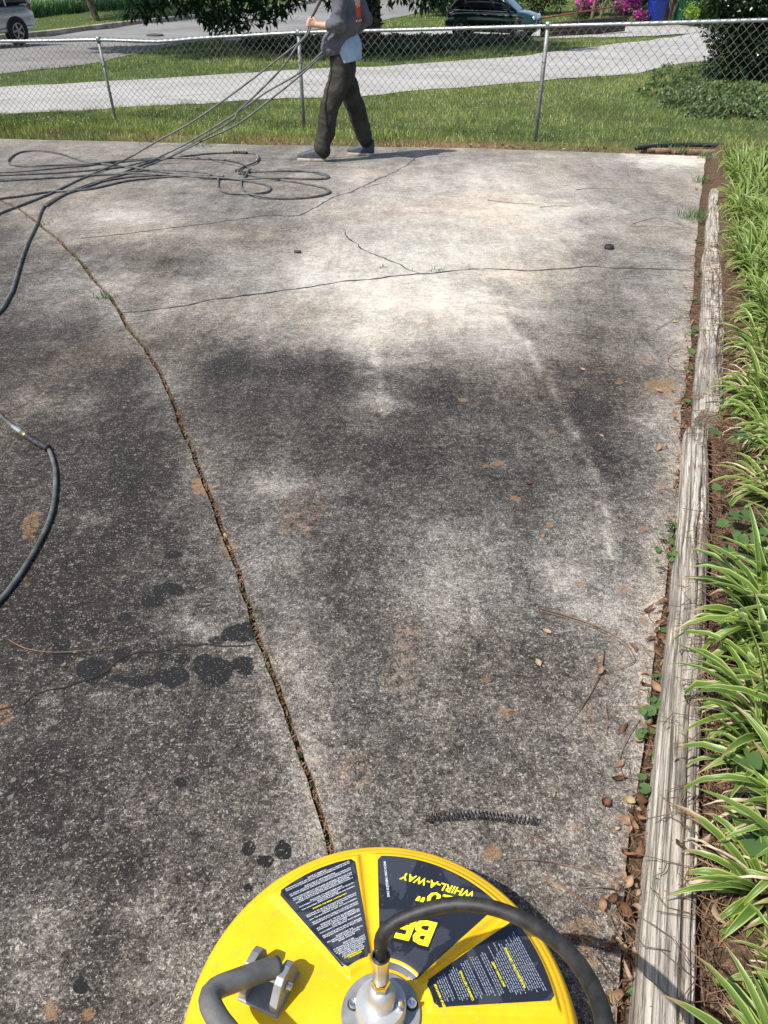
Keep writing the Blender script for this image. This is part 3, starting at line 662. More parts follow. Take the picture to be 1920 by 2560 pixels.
for k in range(9000):
    y = -.2+8.6*rnd.random()**1.25; off = rnd.uniform(.20, 1.5+.12*y)
    if y > 6.5: off = rnd.uniform(.25, .25+.9*max(.2, (9-y)/2.5))
    if (y < 2.5 and off > 1.1) or (y > 1.6 and off < .262) or (y > .9 and off < .228) or off < .205: continue
    if any((x_-(float(np.interp(y, ry, rx))+off))**2+(y_-y)**2 < .15**2 for x_, y_ in VINE) or float(fbm(float(off), y, 2.3, 88)) < .27: continue
    px, py = proj(SL(float(np.interp(y, ry, rx))+off, y, .1))
    if px > 2080 or py > 2750: continue
    try_clump(y, off, rnd.choice([.5, .7, .85, .95, 1.05])*(1+.02*y))
ORD = ['first', 'second', 'third', 'fourth', 'fifth', 'sixth', 'seventh', 'eighth', 'ninth', 'tenth', 'eleventh', 'twelfth', 'thirteenth', 'fourteenth', 'fifteenth', 'sixteenth', 'seventeenth', 'eighteenth', 'nineteenth', 'twentieth', 'twenty first', 'twenty second', 'twenty third', 'twenty fourth', 'twenty fifth', 'twenty sixth', 'twenty seventh', 'twenty eighth', 'twenty ninth', 'thirtieth', 'thirty first', 'thirty second', 'thirty third', 'thirty fourth', 'thirty fifth', 'thirty sixth']
for i, (x, y, s_) in enumerate(spots[:280]):
    o = bpy.data.objects.new('strap_leaf_clump', CL[i % 6]); COL.objects.link(o)
    o.location = (x, y, bedz(x, y)); o.scale = (s_, s_, s_*rnd.uniform(.85, 1.1)); o.rotation_euler = (rnd.uniform(-.1, .1), rnd.uniform(-.1, .1), rnd.random()*6.28)
    off = x-float(np.interp(y, ry, rx)); near = off < .42
    fr = sum(1 for q in spots[:280] if q[0]-float(np.interp(q[1], ry, rx)) < .30 and q[1] < y and q[1] > (.25 if y < 2.27 else 2.27))
    if off < .30 and .25 < y < 4.6: lb = 'strap leaf clump along the %s timber, %s counting away from the camera' % ('nearest' if y < 2.27 else 'middle', ORD[min(fr, len(ORD)-1)])
    elif near and y < 1.0: lb = 'green clump with cream leaf margins overhanging the nearest timber'
    elif near and y < 2.2: lb = 'cream margined strap leaf clump against the split nearest timber'
    elif near and y < 4.6: lb = 'cream margined strap leaf clump against the grey middle timber'
    elif y < 2.2: lb = 'strap leaf clump in the bed set back behind the nearest timber'
    elif y < 4.6: lb = 'strap leaf clump in the bed set back behind the middle timber'
    else: lb = 'yellow green strap leaf clump in the far part of the bed'
    tag(o, lb, 'clump of lilyturf', 'variegated strap leaf clumps in the bed')
    if y < 3.2:
        d = bpy.data.objects.new('withered_leaves', DEAD[i % 3]); COL.objects.link(d); d.parent = o; d.rotation_euler = (0, 0, i)
print('clumps', len(spots))
# ------------------------------------------------------------ surface cleaner
CR = empty('surface_cleaner', SL(-.004, .375, .004), (math.radians(-6), 0, 0))
tag(CR, 'round yellow surface cleaner with black labels, grey handle and black hose', 'pressure washer tool')
SECT = [(100.5, 132.5), (40.5, 91.5), (3.5, 33.5)]
def sect_d(r, a):
    """distance inside (positive) of the nearest label pad, array version"""
    best = np.full_like(r, -1.0)
    for a0, a1 in SECT:
        d = np.minimum(np.minimum(r*np.sin(np.radians(np.clip(a-a0+3.0, -90, 90))), r*np.sin(np.radians(np.clip(a1+3.0-a, -90, 90)))), np.minimum(r-.060, .240-r))
        best = np.maximum(best, d)
    return best
def cover_h(r, a):
    r = np.asarray(r, float); a = np.asarray(a, float); a = (a+180) % 360-180
    h = .104-(r-.05)*.055; rim = np.clip((.262-r)/.022, 0, 1); h = h-(1-np.sqrt(1-(1-rim)**2))*.028*1.0
    d = sect_d(r, a); k = np.clip(d/.008, 0, 1); h = h+.0065*(k*k*(3-2*k))*np.clip((.256-r)/.01, 0, 1)
    g = np.exp(-((r-.2475)/.003)**2)*.0012; return h-g
def cov(x, y, off=0.0):
    return Vector((x, y, float(cover_h(math.hypot(x, y), math.degrees(math.atan2(y, x))))+off))
def cover():
    r = np.concatenate([np.linspace(.03, .225, 66), np.linspace(.227, .262, 24)]); a = np.linspace(0, 360, 541)[:-1]
    R, Aa = np.meshgrid(r, a, indexing='ij'); H = cover_h(R, Aa)
    V = np.stack([R*np.cos(np.radians(Aa)), R*np.sin(np.radians(Aa)), H], -1); n = len(a); V = V.reshape(-1, 3)
    last = V[-n:].copy()
    for rr, zz in ((.2650, .060), (.2655, .045), (.2655, .022), (.2605, .020)):
        l = last.copy(); l[:, :2] *= rr/.262; l[:, 2] = zz; V = np.concatenate([V, l])
    nr = len(V)//n; i = np.arange(nr-1)[:, None]*n; j = np.arange(n)[None, :]
    Fq = np.stack([i+j, i+n+j, i+n+(j+1) % n, i+(j+1) % n], -1).reshape(-1, 4)
    npmesh('cover', V, Fq, M['yellow'], CR, smooth=True)
    mb = MB(); mb.lathe([(.258, .004), (.264, .004), (.265, .024), (.258, .024)], 96); 
    for k in range(420):
        q = 2*math.pi*k/420; c = Vector((math.cos(q), math.sin(q), 0)); s = Vector((-c.y, c.x, 0))*.0016
        mb.add([c*.2655-s+Vector((0, 0, .024)), c*.2655+s+Vector((0, 0, .024)), c*.268+s*.6, c*.268-s*.6], [(0, 1, 2, 3)])
    mb.build('brush_skirt', M['blackrub'], CR)
cover()
def decal(a0, a1, r0, r1, name='label_sheet'):
    nr, na = 26, 40; V = []; 
    for i in range(nr):
        for j in range(na):
            fr, fa = i/(nr-1), j/(na-1); r = r0+(r1-r0)*fr; a = a0+(a1-a0)*fa
            # round the corners
            er = min(fr, 1-fr)*(r1-r0); ea = min(fa, 1-fa)*math.radians(a1-a0)*r; c = .006
            if er < c:
                need = c-math.sqrt(max(0, c*c-(c-er)**2)); 
                if ea < need: a += math.degrees((need-ea)/r)*(1 if fa < .5 else -1)
            V.append(cov(r*math.cos(math.radians(a)), r*math.sin(math.radians(a)), .0006))
    Fs = [(i*na+j, (i+1)*na+j, (i+1)*na+j+1, i*na+j+1) for i in range(nr-1) for j in range(na-1)]
    mb = MB(); mb.add(V, Fs); return mb.build(name, M['decal'], CR)
D1 = decal(100.5, 132.5, .073, .2285); D2 = decal(41, 91.5, .0575, .2290); D3 = decal(4.5, 33.5, .070, .2320)
def textmesh(name, lines, parent, mat, off=.0011, bold=0):
    """lines: (string, cx, cy, angle_deg, height[, width])  baseline direction = angle in the cleaner's own frame"""
    mb = MB()
    for ln in lines:
        st, cx, cy, ang, hh = ln[:5]
        cu = bpy.data.curves.new('t', 'FONT'); cu.body = st; cu.size = hh/.72; cu.align_x = 'CENTER'; cu.align_y = 'CENTER'; cu.offset = bold*hh; cu.resolution_u = 2
        if len(ln) > 6: cu.shear = ln[6]
        to = bpy.data.objects.new('t', cu); COL.objects.link(to); dg = bpy.context.evaluated_depsgraph_get(); me = bpy.data.meshes.new_from_object(to.evaluated_get(dg))
        xs = [v.co.x for v in me.vertices] or [0]; wid = max(xs)-min(xs) or 1; sx = (ln[5]/wid) if len(ln) > 5 and ln[5] else 1; mx = (max(xs)+min(xs))/2
        c, s_ = math.cos(math.radians(ang)), math.sin(math.radians(ang)); V = []
        for v in me.vertices:
            a, b = (v.co.x-mx)*sx, v.co.y; V.append(cov(cx+a*c-b*s_, cy+a*s_+b*c, off))
        mb.add(V, [tuple(p.vertices) for p in me.polygons]); bpy.data.objects.remove(to); bpy.data.meshes.remove(me); bpy.data.curves.remove(cu)
    return mb.build(name, mat, parent, smooth=False)
def pol(r, a): return r*math.cos(math.radians(a)), r*math.sin(math.radians(a))
def IV(px, py, h):
    """pixel -> local point of the cleaner frame at height h"""
    Mi = CR.matrix_basis.inverted(); o = Mi @ Vector((0, 0, CAMH)); d = Mi.to_3x3() @ ray(px, py); t = (h-o.z)/d.z; return o+d*t
def at2(px, py, h=.106): q = IV(px, py, h); return q.x, q.y
# big yellow lettering (reads towards the machine's centre)
def ang2(p, q, h=.108):
    a, b = at2(*p, h), at2(*q, h); return math.degrees(math.atan2(b[1]-a[1], b[0]-a[0])), math.hypot(b[0]-a[0], b[1]-a[1])
aW, lW = ang2((1180, 2232), (1000, 2184)); cW = at2(1091, 2209)
aN, lN = ang2((1125, 2262), (1040, 2243)); cN = at2(1090, 2243)
textmesh('model_lettering', [('WHIRL-A-WAY', cW[0], cW[1], aW, .0125, lW*1.02, .25), ('20"', cN[0], cN[1], aN, .019, lN*1.15, .2)], D2, M['ytext'], bold=.035)
aB, lB = ang2((1090, 2336), (960, 2306)); 
cB = at2(1062, 2330); cE = at2(1016, 2317)
textmesh('logo_outline', [('B', cB[0], cB[1], aB, .040, .036, .18), ('E', cE[0], cE[1], aB, .040, .033, .18)], D2, M['blackline'], off=.0010, bold=.13)
textmesh('logo_lettering', [('B', cB[0], cB[1], aB, .036, .031, .18), ('E', cE[0], cE[1], aB, .036, .028, .18)], D2, M['ytext'], off=.0014, bold=.05)
c1 = at2(966, 2195); a1, l1 = ang2((960, 2150), (970, 2242))
textmesh('origin_lettering', [('MADE IN CHINA / FABRIQUÉ EN CHINE', c1[0], c1[1], a1, .0036, l1)], D2, M['wtext'], bold=.02)
LT = ["WARNING /|Y", "AVERTISSEMENT|Y", "READ OPERATION", "MANUAL BEFORE", "OPERATING MACHINE", "ASSUREZ-VOUS DE BIEN LIRE ET", "COMPRENDRE LE MODE D'EMPLOI", "AVANT DE FAIRE FONCTIONNER LA", "MACHINE", "",
      "ALWAYS WEAR", "PROTECTIVE EYEWEAR", "TOUJOURS PORTER DES LUNETTES", "DE SÉCURITÉ", "", "KEEP CLEAR OF ROTATING NOZZLES", "RESTER LOIN DES BUSES ROTATIVES", "", "NEVER LOCK TRIGGER GUN OPEN WITH", "ANY DEVICE", "NE JAMAIS VERROUILLER LE PISTOLET", "DÉCLENCHEUR EN POSITION OUVERTE SUR", "N'IMPORTE QUEL APPAREIL", "",
      "DRAIN WATER IN COLD WEATHER TO AVOID FREEZING", "DRAINER L'EAU DU SYSTÈME POUR ÉVITER LE GEL", "", "TAMPERING WITH ANY PART OF THIS MACHINE WILL VOID", "ALL WARRANTIES", "TOUTE ALTÉRATION SUR QUELQUE PIÈCE DE CETTE MACHINE", "ENTRAÎNE UNE ANNULATION DE TOUTES LES GARANTIES", "", "CAUTION / MISE EN GARDE|Y", "", "STRIKING ANY RAISED OBSTACLE DURING OPERATION WILL", "DAMAGE MACHINE", "HEURTER UN OBSTACLE SURÉLEVÉ DURANT L'OPÉRATION", "ENDOMMAGERA LA MACHINE", "",
      "IF CONTACT DOES OCCUR AND RESULTS IN VIBRATION WHEN OPERATING", "MACHINE, STOP AND REPLACE SPRAY BAR", "SI UN CONTACT SURVIENT ET PROVOQUE DES VIBRATIONS LORS DE L'OPÉRATION", "DE LA MACHINE, ARRÊTER ET REMPLACER LA RAMPE D'ARROSAGE", "", "CONTINUED OPERATION COULD RESULT IN SERIOUS INJURY OR DAMAGE TO MACHINE", "CONTINUER L'OPÉRATION PEUT PROVOQUER DES BLESSURES GRAVES OU", "ENDOMMAGER LA MACHINE", "", "DO NOT LET MACHINE REMAIN STATIONARY ON SOFT SURFACES SUCH AS WOOD", "NE PAS LAISSER LA MACHINE IMMOBILE SUR DES SURFACES MOLLES", "COMME LE BOIS"]
wl = []; yl = []; n = len(LT)
for i, t in enumerate(LT):
    if not t: continue
    r = .0815+(.2215-.0815)*i/(n-1); x, y = pol(r, 116.3); hw = 2*r*math.tan(math.radians(14.0)); tt = t.split('|')[0]
    wd = min(hw*.96, len(tt)*.00235); (yl if '|Y' in t else wl).append((tt, x, y, 26.3+180, .00185, wd))
textmesh('warning_text', wl, D1, M['wtext'], bold=.02); textmesh('warning_heading', yl[:2], D1, M['ytext'], bold=.04); textmesh('warning_heading', yl[2:], D1, M['ytext'], bold=.04)
# right label: yellow headings over rows of very small grey print
hd = []
for st, p, q in (('SETUP / MONTAGE', (1112, 2522), (1087, 2464)), ('CLEANING / NETTOYAGE', (1183, 2502), (1150, 2428)), ('SHUT DOWN / ARRÊT', (1262, 2465), (1231, 2402)), ('TROUBLESHOOTING / DÉPANNAGE', (1314, 2467), (1262, 2365))):
    a, l = ang2(p, q); c = at2((p[0]+q[0])/2, (p[1]+q[1])/2); hd.append((st, c[0], c[1], a, .0032, l))
for h_1 in hd: textmesh('instruction_heading', [h_1], D3, M['ytext'], bold=.04)
mb = MB(); rnd = random.Random(9); aa = math.radians(hd[1][3])
ux, uy = math.cos(aa), math.sin(aa); vx, vy = uy, -ux
for i in range(46):
    v = .078+i*.0031; 
    if any(abs(v-((h[1]*vx+h[2]*vy)-(0))) < .0028 for h in hd): continue
    if rnd.random() < .14: continue
    u = -.08; 
    run = rnd.uniform(.045, .10)
    started = False; acc = 0
    while u < .16 and acc < run:
        L = rnd.uniform(.0016, .006); cx_, cy_ = ux*u+vx*v, uy*u+vy*v; ex, ey = ux*(u+L)+vx*v, uy*(u+L)+vy*v; good = True
        for X_, Y_ in ((cx_, cy_), (ex, ey)):
            r = math.hypot(X_, Y_); a = math.degrees(math.atan2(Y_, X_)); good &= (.079 < r < .224 and 7.5 < a < 30.5)
        if good:
            hh = .00055; acc += L+.001
            V = [cov(cx_-vx*hh, cy_-vy*hh, .0011), cov(ex-vx*hh, ey-vy*hh, .0011), cov(ex+vx*hh, ey+vy*hh, .0011), cov(cx_+vx*hh, cy_+vy*hh, .0011)]; mb.add(V, [(0, 1, 2, 3)])
        u += L+.0012
o_ = mb.build('small_print', M['gtext'], D3, smooth=False)
# hub
mb = MB(); mb.lathe([(.052, .085), (.052, .107), (.0505, .109), (.030, .109)], 64); hub = mb.build('hub_plate', M['greymetal'], CR, auto=40)
mb = MB(); mb.lathe([(.0325, .106), (.0325, .134), (.031, .137), (.0155, .137)], 64); mb.build('swivel_base', M['castalu'], CR, auto=50)
mb = MB(); mb.lathe([(.0185, .135), (.0185, .158), (.0165, .166), (.0125, .171), (.009, .173), (0, .173)], 48); mb.build('swivel_dome', M['castalu'], CR, auto=60)
mb = MB(); mb.lathe([(.0105, .170), (.0115, .172), (.0115, .186), (.0105, .188)], 6); mb.lathe([(.0085, .186), (.0085, .196)], 24); fit = mb.build('hex_fitting', M['chrome'], CR, auto=30)
mb = MB(); mb.lathe([(.0098, .192), (.0104, .195), (.0104, .232), (.0114, .238), (.0116, .244), (.0100, .244), (.0088, .236)], 32); mb.build('crimp_sleeve', M['chrome'], CR, auto=40)
for k, (px, py) in enumerate([(1029, 2509), (958, 2452), (885, 2509), (905, 2620)]):
    if k == 1: continue
    q = IV(px, py, .111); mb = MB(); mb.lathe([(.0085, .108), (.0085, .1095)], 24, c=(q.x, q.y, 0)); mb.build('bolt_recess', M['blackrub'], hub)
    mb = MB(); mb.lathe([(.0032, .110), (.0032, .1135), (.0058, .1145), (.0066, .1135), (.0066, .109)], 6 if 0 else 24, c=(q.x, q.y, 0)); mb.build('socket_bolt', M['steel'], hub, auto=40)
q = IV(1000, 2513, .142); mb = MB(); mb.lathe([(.0052, .136), (.0052, .143), (.003, .145), (.0024, .148), (.0028, .151), (.0018, .154), (0, .154)], 12, c=(q.x, q.y, 0)); mb.lathe([(.0066, .137), (.0066, .140)], 6, c=(q.x, q.y, 0)); mb.build('grease_nipple', M['steel'], CR, auto=40)
# hose from the swivel up to the operator
hp = [IV(954, 2387, 0.236), IV(951, 2356, 0.256), IV(962, 2328, 0.272), IV(995, 2302, 0.284), IV(1040, 2283, 0.294), IV(1095, 2267, 0.303), IV(1155, 2260, 0.312), IV(1215, 2266, 0.321), IV(1275, 2284, 0.33), IV(1335, 2314, 0.34), IV(1392, 2354, 0.352), IV(1440, 2402, 0.364), IV(1478, 2462, 0.376), IV(1503, 2522, 0.386), IV(1518, 2580, 0.395), Vector((.232, -.20, .375)), Vector((.215, -.36, .36)), Vector((.18, -.52, .40)), Vector((.14, -.62, .52))]
mb = MB(); mb.tube(spline(hp, .008), [.0082+.0016*min(1, k/60) for k in range(len(spline(hp, .008)))], 20); mb.build('whip_hose', M['hoseblk'], CR)
# handle brackets: two cheek plates, base plate and pivot bolt
def bracket(c, ang):
    R = Matrix.Rotation(ang, 3, 'Z'); c = Vector(c); z0 = cov(c.x, c.y).z-.002
    mb = MB(); mb.box((c.x, c.y, z0+.003), (.064, .062, .006), 0, R, .0015)
    for s in (-1, 1):
        # cheek: pentagon plate 12 mm thick, rounded nose
        prof = [(-.029, 0), (.029, 0), (.029, .016), (.012, .040), (.004, .045), (-.012, .045), (-.022, .040), (-.029, .026)]
        V = []; 
        for t in (-.0058, .0058):
            for a, b in prof: V.append(R @ Vector((a, s*.0235+t, 0))+Vector((c.x, c.y, z0+.004+b)))
        n = len(prof); Fs = [tuple(range(n-1, -1, -1)), tuple(range(n, 2*n))]+[(k, (k+1) % n, n+(k+1) % n, n+k) for k in range(n)]; mb.add(V, Fs)
    o = mb.build('handle_bracket', M['greymetal'], CR, smooth=False); bv = o.modifiers.new('b', 'BEVEL'); bv.width = .0012; bv.segments = 2; bv.limit_method = 'ANGLE'
    Mx = R @ Matrix.Rotation(math.pi/2, 3, 'X'); mb = MB(); mb.lathe([(.0075, -.0315), (.0075, -.0295)], 24, c=(c.x, c.y, z0+.026), M=Mx); mb.lathe([(.0075, .0295), (.0075, .0315)], 24, c=(c.x, c.y, z0+.026), M=Mx)
    mb.lathe([(.0042, -.036), (.0048, -.035), (.0048, .035), (.0042, .036)], 16, c=(c.x, c.y, z0+.026), M=Mx); mb.build('pivot_bolt', M['steel'], o, auto=40)
    return Vector((c.x, c.y, z0+.026))
q0 = IV(668, 2434, .130); qa, qb = IV(615, 2409, .128), IV(722, 2458, .128)
ba = math.atan2(qb.y-qa.y, qb.x-qa.x)-math.pi/2
bc = bracket((q0.x, q0.y, 0), ba); bc2 = bracket((.135, -.125, 0), ba)
tl = [IV(694, 2416, .140), IV(650, 2430, .150), IV(585, 2453, .165), IV(540, 2472, .174), IV(524, 2500, .182), IV(545, 2548, .192), IV(590, 2620, .205)]
tl += [Vector((-.17, -.14, .27)), Vector((-.13, -.38, .50)), Vector((-.12, -.60, .72)), Vector((-.10, -.66, .79)), Vector((0, -.67, .80)), Vector((.10, -.66, .79)), Vector((.12, -.60, .72)), Vector((.13, -.38, .48)), Vector((.17, -.26, .26)), Vector((.20, -.17, .16)), Vector((.135, -.125, .128))]
mb = MB(); mb.tube(spline(tl, .008), .0138, 24); mb.build('handle_tube', M['tubemetal'], CR)

# ------------------------------------------------------------ pressure hoses
def hose(name, px, r, label, hs=None, parent=None, mat='hosegry', step=.02, world=None):
    if world is None:
        pts = [P(x, y, (r if hs is None else hs[i])) for i, (x, y) in enumerate(px)]
    else: pts = world
    mb = MB(); mb.tube(spline(pts, step), r, 12); o = mb.build(name, M[mat], parent)
    if label: tag(o, label, 'hose', 'pressure hoses on the driveway')
    return o
Z5 = lambda L: [(x/1.843, 300+y/1.843) for x, y in L]
HR = .0095
def lift(n, seed, base=HR):
    r = random.Random(seed); return [base+r.choice([0, 0, .004, .012, .018])*r.random() for _ in range(n)]
loopA = Z5([(-60, 245), (0, 241), (150, 233), (300, 219), (420, 208), (520, 196), (640, 186), (760, 178), (880, 163), (980, 154), (1080, 150), (1140, 152), (1178, 158), (1192, 176), (1170, 198), (1125, 214), (1098, 232), (1104, 246), (1150, 238), (1280, 236), (1410, 236), (1485, 245), (1516, 260), (1495, 270), (1400, 271), (1250, 268), (1120, 272), (1020, 270), (900, 262), (760, 252), (620, 246), (480, 252), (300, 262), (120, 268), (-60, 272)])
oA = hose('pressure_hose', loopA, HR, 'long grey hose looped on the concrete with a black ribbed coupling, nearest the walking man', lift(len(loopA), 1))
loopB = Z5([(-60, 282), (100, 274), (300, 262), (460, 250), (600, 240), (720, 230), (860, 236), (960, 246), (1003, 268), (1004, 292), (1012, 320), (1060, 337), (1150, 340), (1220, 334), (1246, 318), (1228, 300), (1160, 285), (1060, 270), (940, 262), (820, 248), (700, 232), (600, 216), (500, 205), (410, 197), (350, 178), (270, 152), (180, 140), (90, 150), (38, 185), (60, 206), (150, 211), (290, 207), (430, 200), (560, 188), (680, 178), (800, 174), (920, 178), (1040, 184), (1110, 198), (1146, 222), (1135, 250), (1112, 285), (1120, 318), (1170, 345), (1280, 360), (1400, 359), (1495, 344), (1518, 325), (1450, 302), (1340, 283), (1200, 262), (1110, 247)])
oB = hose('pressure_hose', loopB, HR, 'tangled grey hose lying in a figure of eight of wide loops on the far driveway', lift(len(loopB), 2))
def grip(pts, r, parent, name='coupling', mat='blackrub', ribs=5):
    p = spline(pts, .006); L = [0]
    for a, b in zip(p, p[1:]): L.append(L[-1]+(b-a).length)
    rr = [r*(1+.16*math.cos(2*math.pi*ribs*l/L[-1])) for l in L]; mb = MB(); mb.tube(p, rr, 16); return mb.build(name, M[mat], parent)
grip([P(*q, HR+.003) for q in Z5([(1074, 150), (1105, 150), (1137, 152)])], .0165, oA)
grip([P(*q, HR+.002) for q in Z5([(1186, 163), (1190, 180), (1184, 188)])], .0125, oA, 'hose_end', 'galv')
grip([P(*q, HR+.004) for q in Z5([(1090, 233), (1112, 240), (1130, 250)])], .0145, oB)
hose('pressure_hose', [(-60, 507), (0, 497), (60, 489), (120, 480), (180, 477), (240, 470), (320, 452), (410, 443), (470, 440)], HR, 'grey hose coming in at the left edge of the driveway and joining the heap')
fg = [(-60, 830), (0, 777), (20, 745), (33, 718), (54, 647), (72, 600), (92, 560), (102, 530), (117, 510), (163, 484), (228, 460), (304, 445), (390, 438), (470, 437), (560, 440)]
hose('pressure_hose', fg, HR, 'grey hose that bends down across the joint and leaves at the left edge')
nh = [(118, 1119), (127, 1135), (137, 1172), (138, 1215), (133, 1262), (120, 1308), (90, 1370), (45, 1443), (0, 1501), (-60, 1565)]
oN = hose('pressure_hose', [(104, 1108)]+nh, .0068, 'single grey hose curving across the near left slab with a brass and black coupling')
grip([P(68, 1090, .013), P(90, 1105, .013), P(120, 1121, .012)], .0115, oN, 'strain_relief', ribs=4)
mb = MB(); mb.tube([P(54, 1082, .013), P(70, 1091, .013)], [.0105, .0112], 12); mb.build('brass_collar', paint('brass', (.42, .33, .16), .35, .9), oN)
mb = MB(); mb.tube([P(38, 1070, .012), P(56, 1083, .012)], .0088, 6); mb.tube([P(32, 1066, .012), P(40, 1072, .012)], .0075, 12); mb.build('hex_nut', M['galv'], oN, auto=30)
mb = MB(); mb.tube(spline([P(34, 1067, .012), P(16, 1052, .010), (P(0, 1038, .008)), P(-60, 985, .008)], .01), .0065, 12); mb.build('hose_tail', M['hosegry'], oN)
# the bundle held by the man
hand = A(775, 58, 8.98)
def held(px, y0, y1, ground, label, top=None):
    n = len(px); L = [0]
    for a, b in zip(px, px[1:]): L.append(L[-1]+math.hypot(b[0]-a[0], b[1]-a[1]))
    pts = [A(x, y, y0+(y1-y0)*(l/L[-1])**1.0) for (x, y), l in zip(px, L)]
    pts = [p if p.z > -S*p.y+HR else SL(p.x, p.y, HR) for p in pts]
    pts += [P(*g, HR) for g in ground]
    if top: pts = top+pts
    return hose('pressure_hose', None, HR, label, world=pts)
yA = P(217, 441, HR).y; yB = P(480, 363, HR).y; yC = P(470, 366, HR).y
held([(777, 46), (773, 68), (766, 84), (750, 104), (696, 147), (596, 224), (488, 300), (395, 352), (309, 401)], 9.0, P(309, 401, .05).y, [(217, 441), (130, 482), (60, 510), (0, 533), (-60, 556)], 'uppermost hose running from the fist down to the left edge of the driveway', top=[A(830, -75, 8.93), A(815, -30, 8.95), A(800, 0, 8.97), A(785, 30, 8.99)])
held([(779, 48), (776, 68), (768, 88), (745, 112), (718, 152), (696, 180), (646, 231), (596, 278), (569, 309)], 9.02, P(480, 366, .25).y, [(440, 382), (400, 396), (340, 418), (250, 455), (150, 490)], 'hose sagging just below the uppermost one from the fist to the heap', top=[A(834, -75, 8.97), A(819, -30, 8.99), A(804, 0, 9.0), A(788, 30, 9.01)])
held([(838, 104), (816, 121), (750, 181), (665, 231), (588, 285), (480, 351), (420, 382)], 9.1, P(400, 390, .05).y, [(370, 402), (300, 418), (200, 428), (100, 434), (-60, 440)], 'upper one of the two hoses that run down from behind the hem of the sweatshirt')
held([(840, 108), (820, 124), (750, 189), (673, 251), (596, 309), (500, 355), (440, 385)], 9.12, P(420, 395, .05).y, [(380, 410), (330, 430), (280, 444), (220, 462), (160, 487), (115, 515)], 'lower one of the two hoses that run down from behind the hem of the sweatshirt')

# ------------------------------------------------------------ chain link fence
FB = [P(-520, 292), P(290, 305), P(760, 320), P(1338, 350), P(2010, 382)]
FH = [1.10, 1.13, 1.20, 1.26, 1.31]
FT = [A(-560, 92, FB[0].y), A(246, 100, FB[1].y), A(746, 83, FB[2].y), A(1370, 65, FB[3].y), A(2080, 46, FB[4].y)]
fence = empty('chain_link_fence', FB[2]); tag(fence, 'galvanised chain link fence with round top rail between driveway and lawn', 'fence')
bpy.context.view_layer.update()
def fparent(o):
    o.parent = fence; o.matrix_parent_inverse = fence.matrix_world.inverted(); return o
fence.matrix_world = Matrix.Translation(FB[2]); bpy.context.view_layer.update()
railpx = [(-560, 92), (-200, 101), (0, 103), (120, 102), (246, 100), (395, 104), (480, 97), (620, 89), (746, 82), (1000, 75), (1370, 65), (1640, 58), (1920, 50), (2080, 46)]
fx = [p.x for p in FB]; fy = [p.y for p in FB]
def fy_at(px, py):
    y = 11.0
    for _ in range(30): x = A(px, py, y).x; y = .5*y+.5*float(np.interp(x, fx, fy))
    return y
rail = [A(x, y, fy_at(x, y)) for x, y in railpx]
mb = MB(); mb.tube(spline(rail, .2), .021, 12); fparent(mb.build('top_rail', M['galv']))
rxs = [p.x for p in rail]; rzs = [p.z for p in rail]
for i, (b, t) in enumerate(zip(FB, FT)):
    mb = MB(); dirv = (t-b).normalized(); mb.tube([b-dirv*.3, b+(t-b)*.5, t-dirv*.01], .026 if i != 1 else .021, 14)
    po = fparent(mb.build('post', M['galvpost'], None))
    mb = MB(); mb.tube([t-dirv*.03, t+dirv*.03, t+dirv*.045], [.030, .030, .012], 14); mb.tube([t+Vector((0, 0, .02))+Vector((-.03, 0, 0)), t+Vector((0, 0, .02))+Vector((.03, 0, 0))], .026, 12)
    c_ = mb.build('post_cap', M['galv']); fparent(c_)
    mb = MB()
    for k in (.2, .45, .7):
        q = b+(t-b)*k; mb.lathe([(.029, -.003), (.032, 0), (.029, .003)], 12, c=q)
    fparent(mb.build('tie_wire', M['wire']))
def mesh_net():
    V = []; Fs = []; DX = .0475; X = fx[0]; wires = []
    n = int((fx[-1]-fx[0])/ (DX)); rows_ = 22
    for k in range(n):
        x0 = fx[0]+k*DX; pts = []
        for j in range(2*rows_//2+3):
            f = j/(rows_+2); x = x0+(DX*.51 if (j+k) % 2 else -DX*.51); y = float(np.interp(x, fx, fy)); zb = -S*y+.0
            zb = float(lawn_z(x, y))+.01; zt = float(np.interp(x, rxs, rzs)); z = zb+(zt+.035-zb)*f
            y += (.006 if j % 2 else -.006)+(fnoise(x, f*3, 1.3, 8)-.5)*.05*math.sin(f*3.14); pts.append((x, float(y)-.02, z+(0 if j % 2 == 0 else 0)+.004*math.sin(k*3.1)))
        wires.append(pts)
    r = .0026; V = []; Fs = []
    for pts in wires:
        for a, b in zip(pts, pts[1:]):
            a = Vector(a); b = Vector(b); t = (b-a).normalized(); s = t.cross(Vector((0, 1, 0))).normalized(); u = s.cross(t); base = len(V)
            for c in (a, b):
                for q in (0, 2.094, 4.189): V.append(c+(s*math.cos(q)+u*math.sin(q))*r)
            for q in range(3): Fs.append((base+q, base+(q+1) % 3, base+3+(q+1) % 3, base+3+q))
    o = npmesh('chain_link_mesh', [tuple(v) for v in V], Fs, M['wire'], smooth=True); fparent(o)
mesh_net()

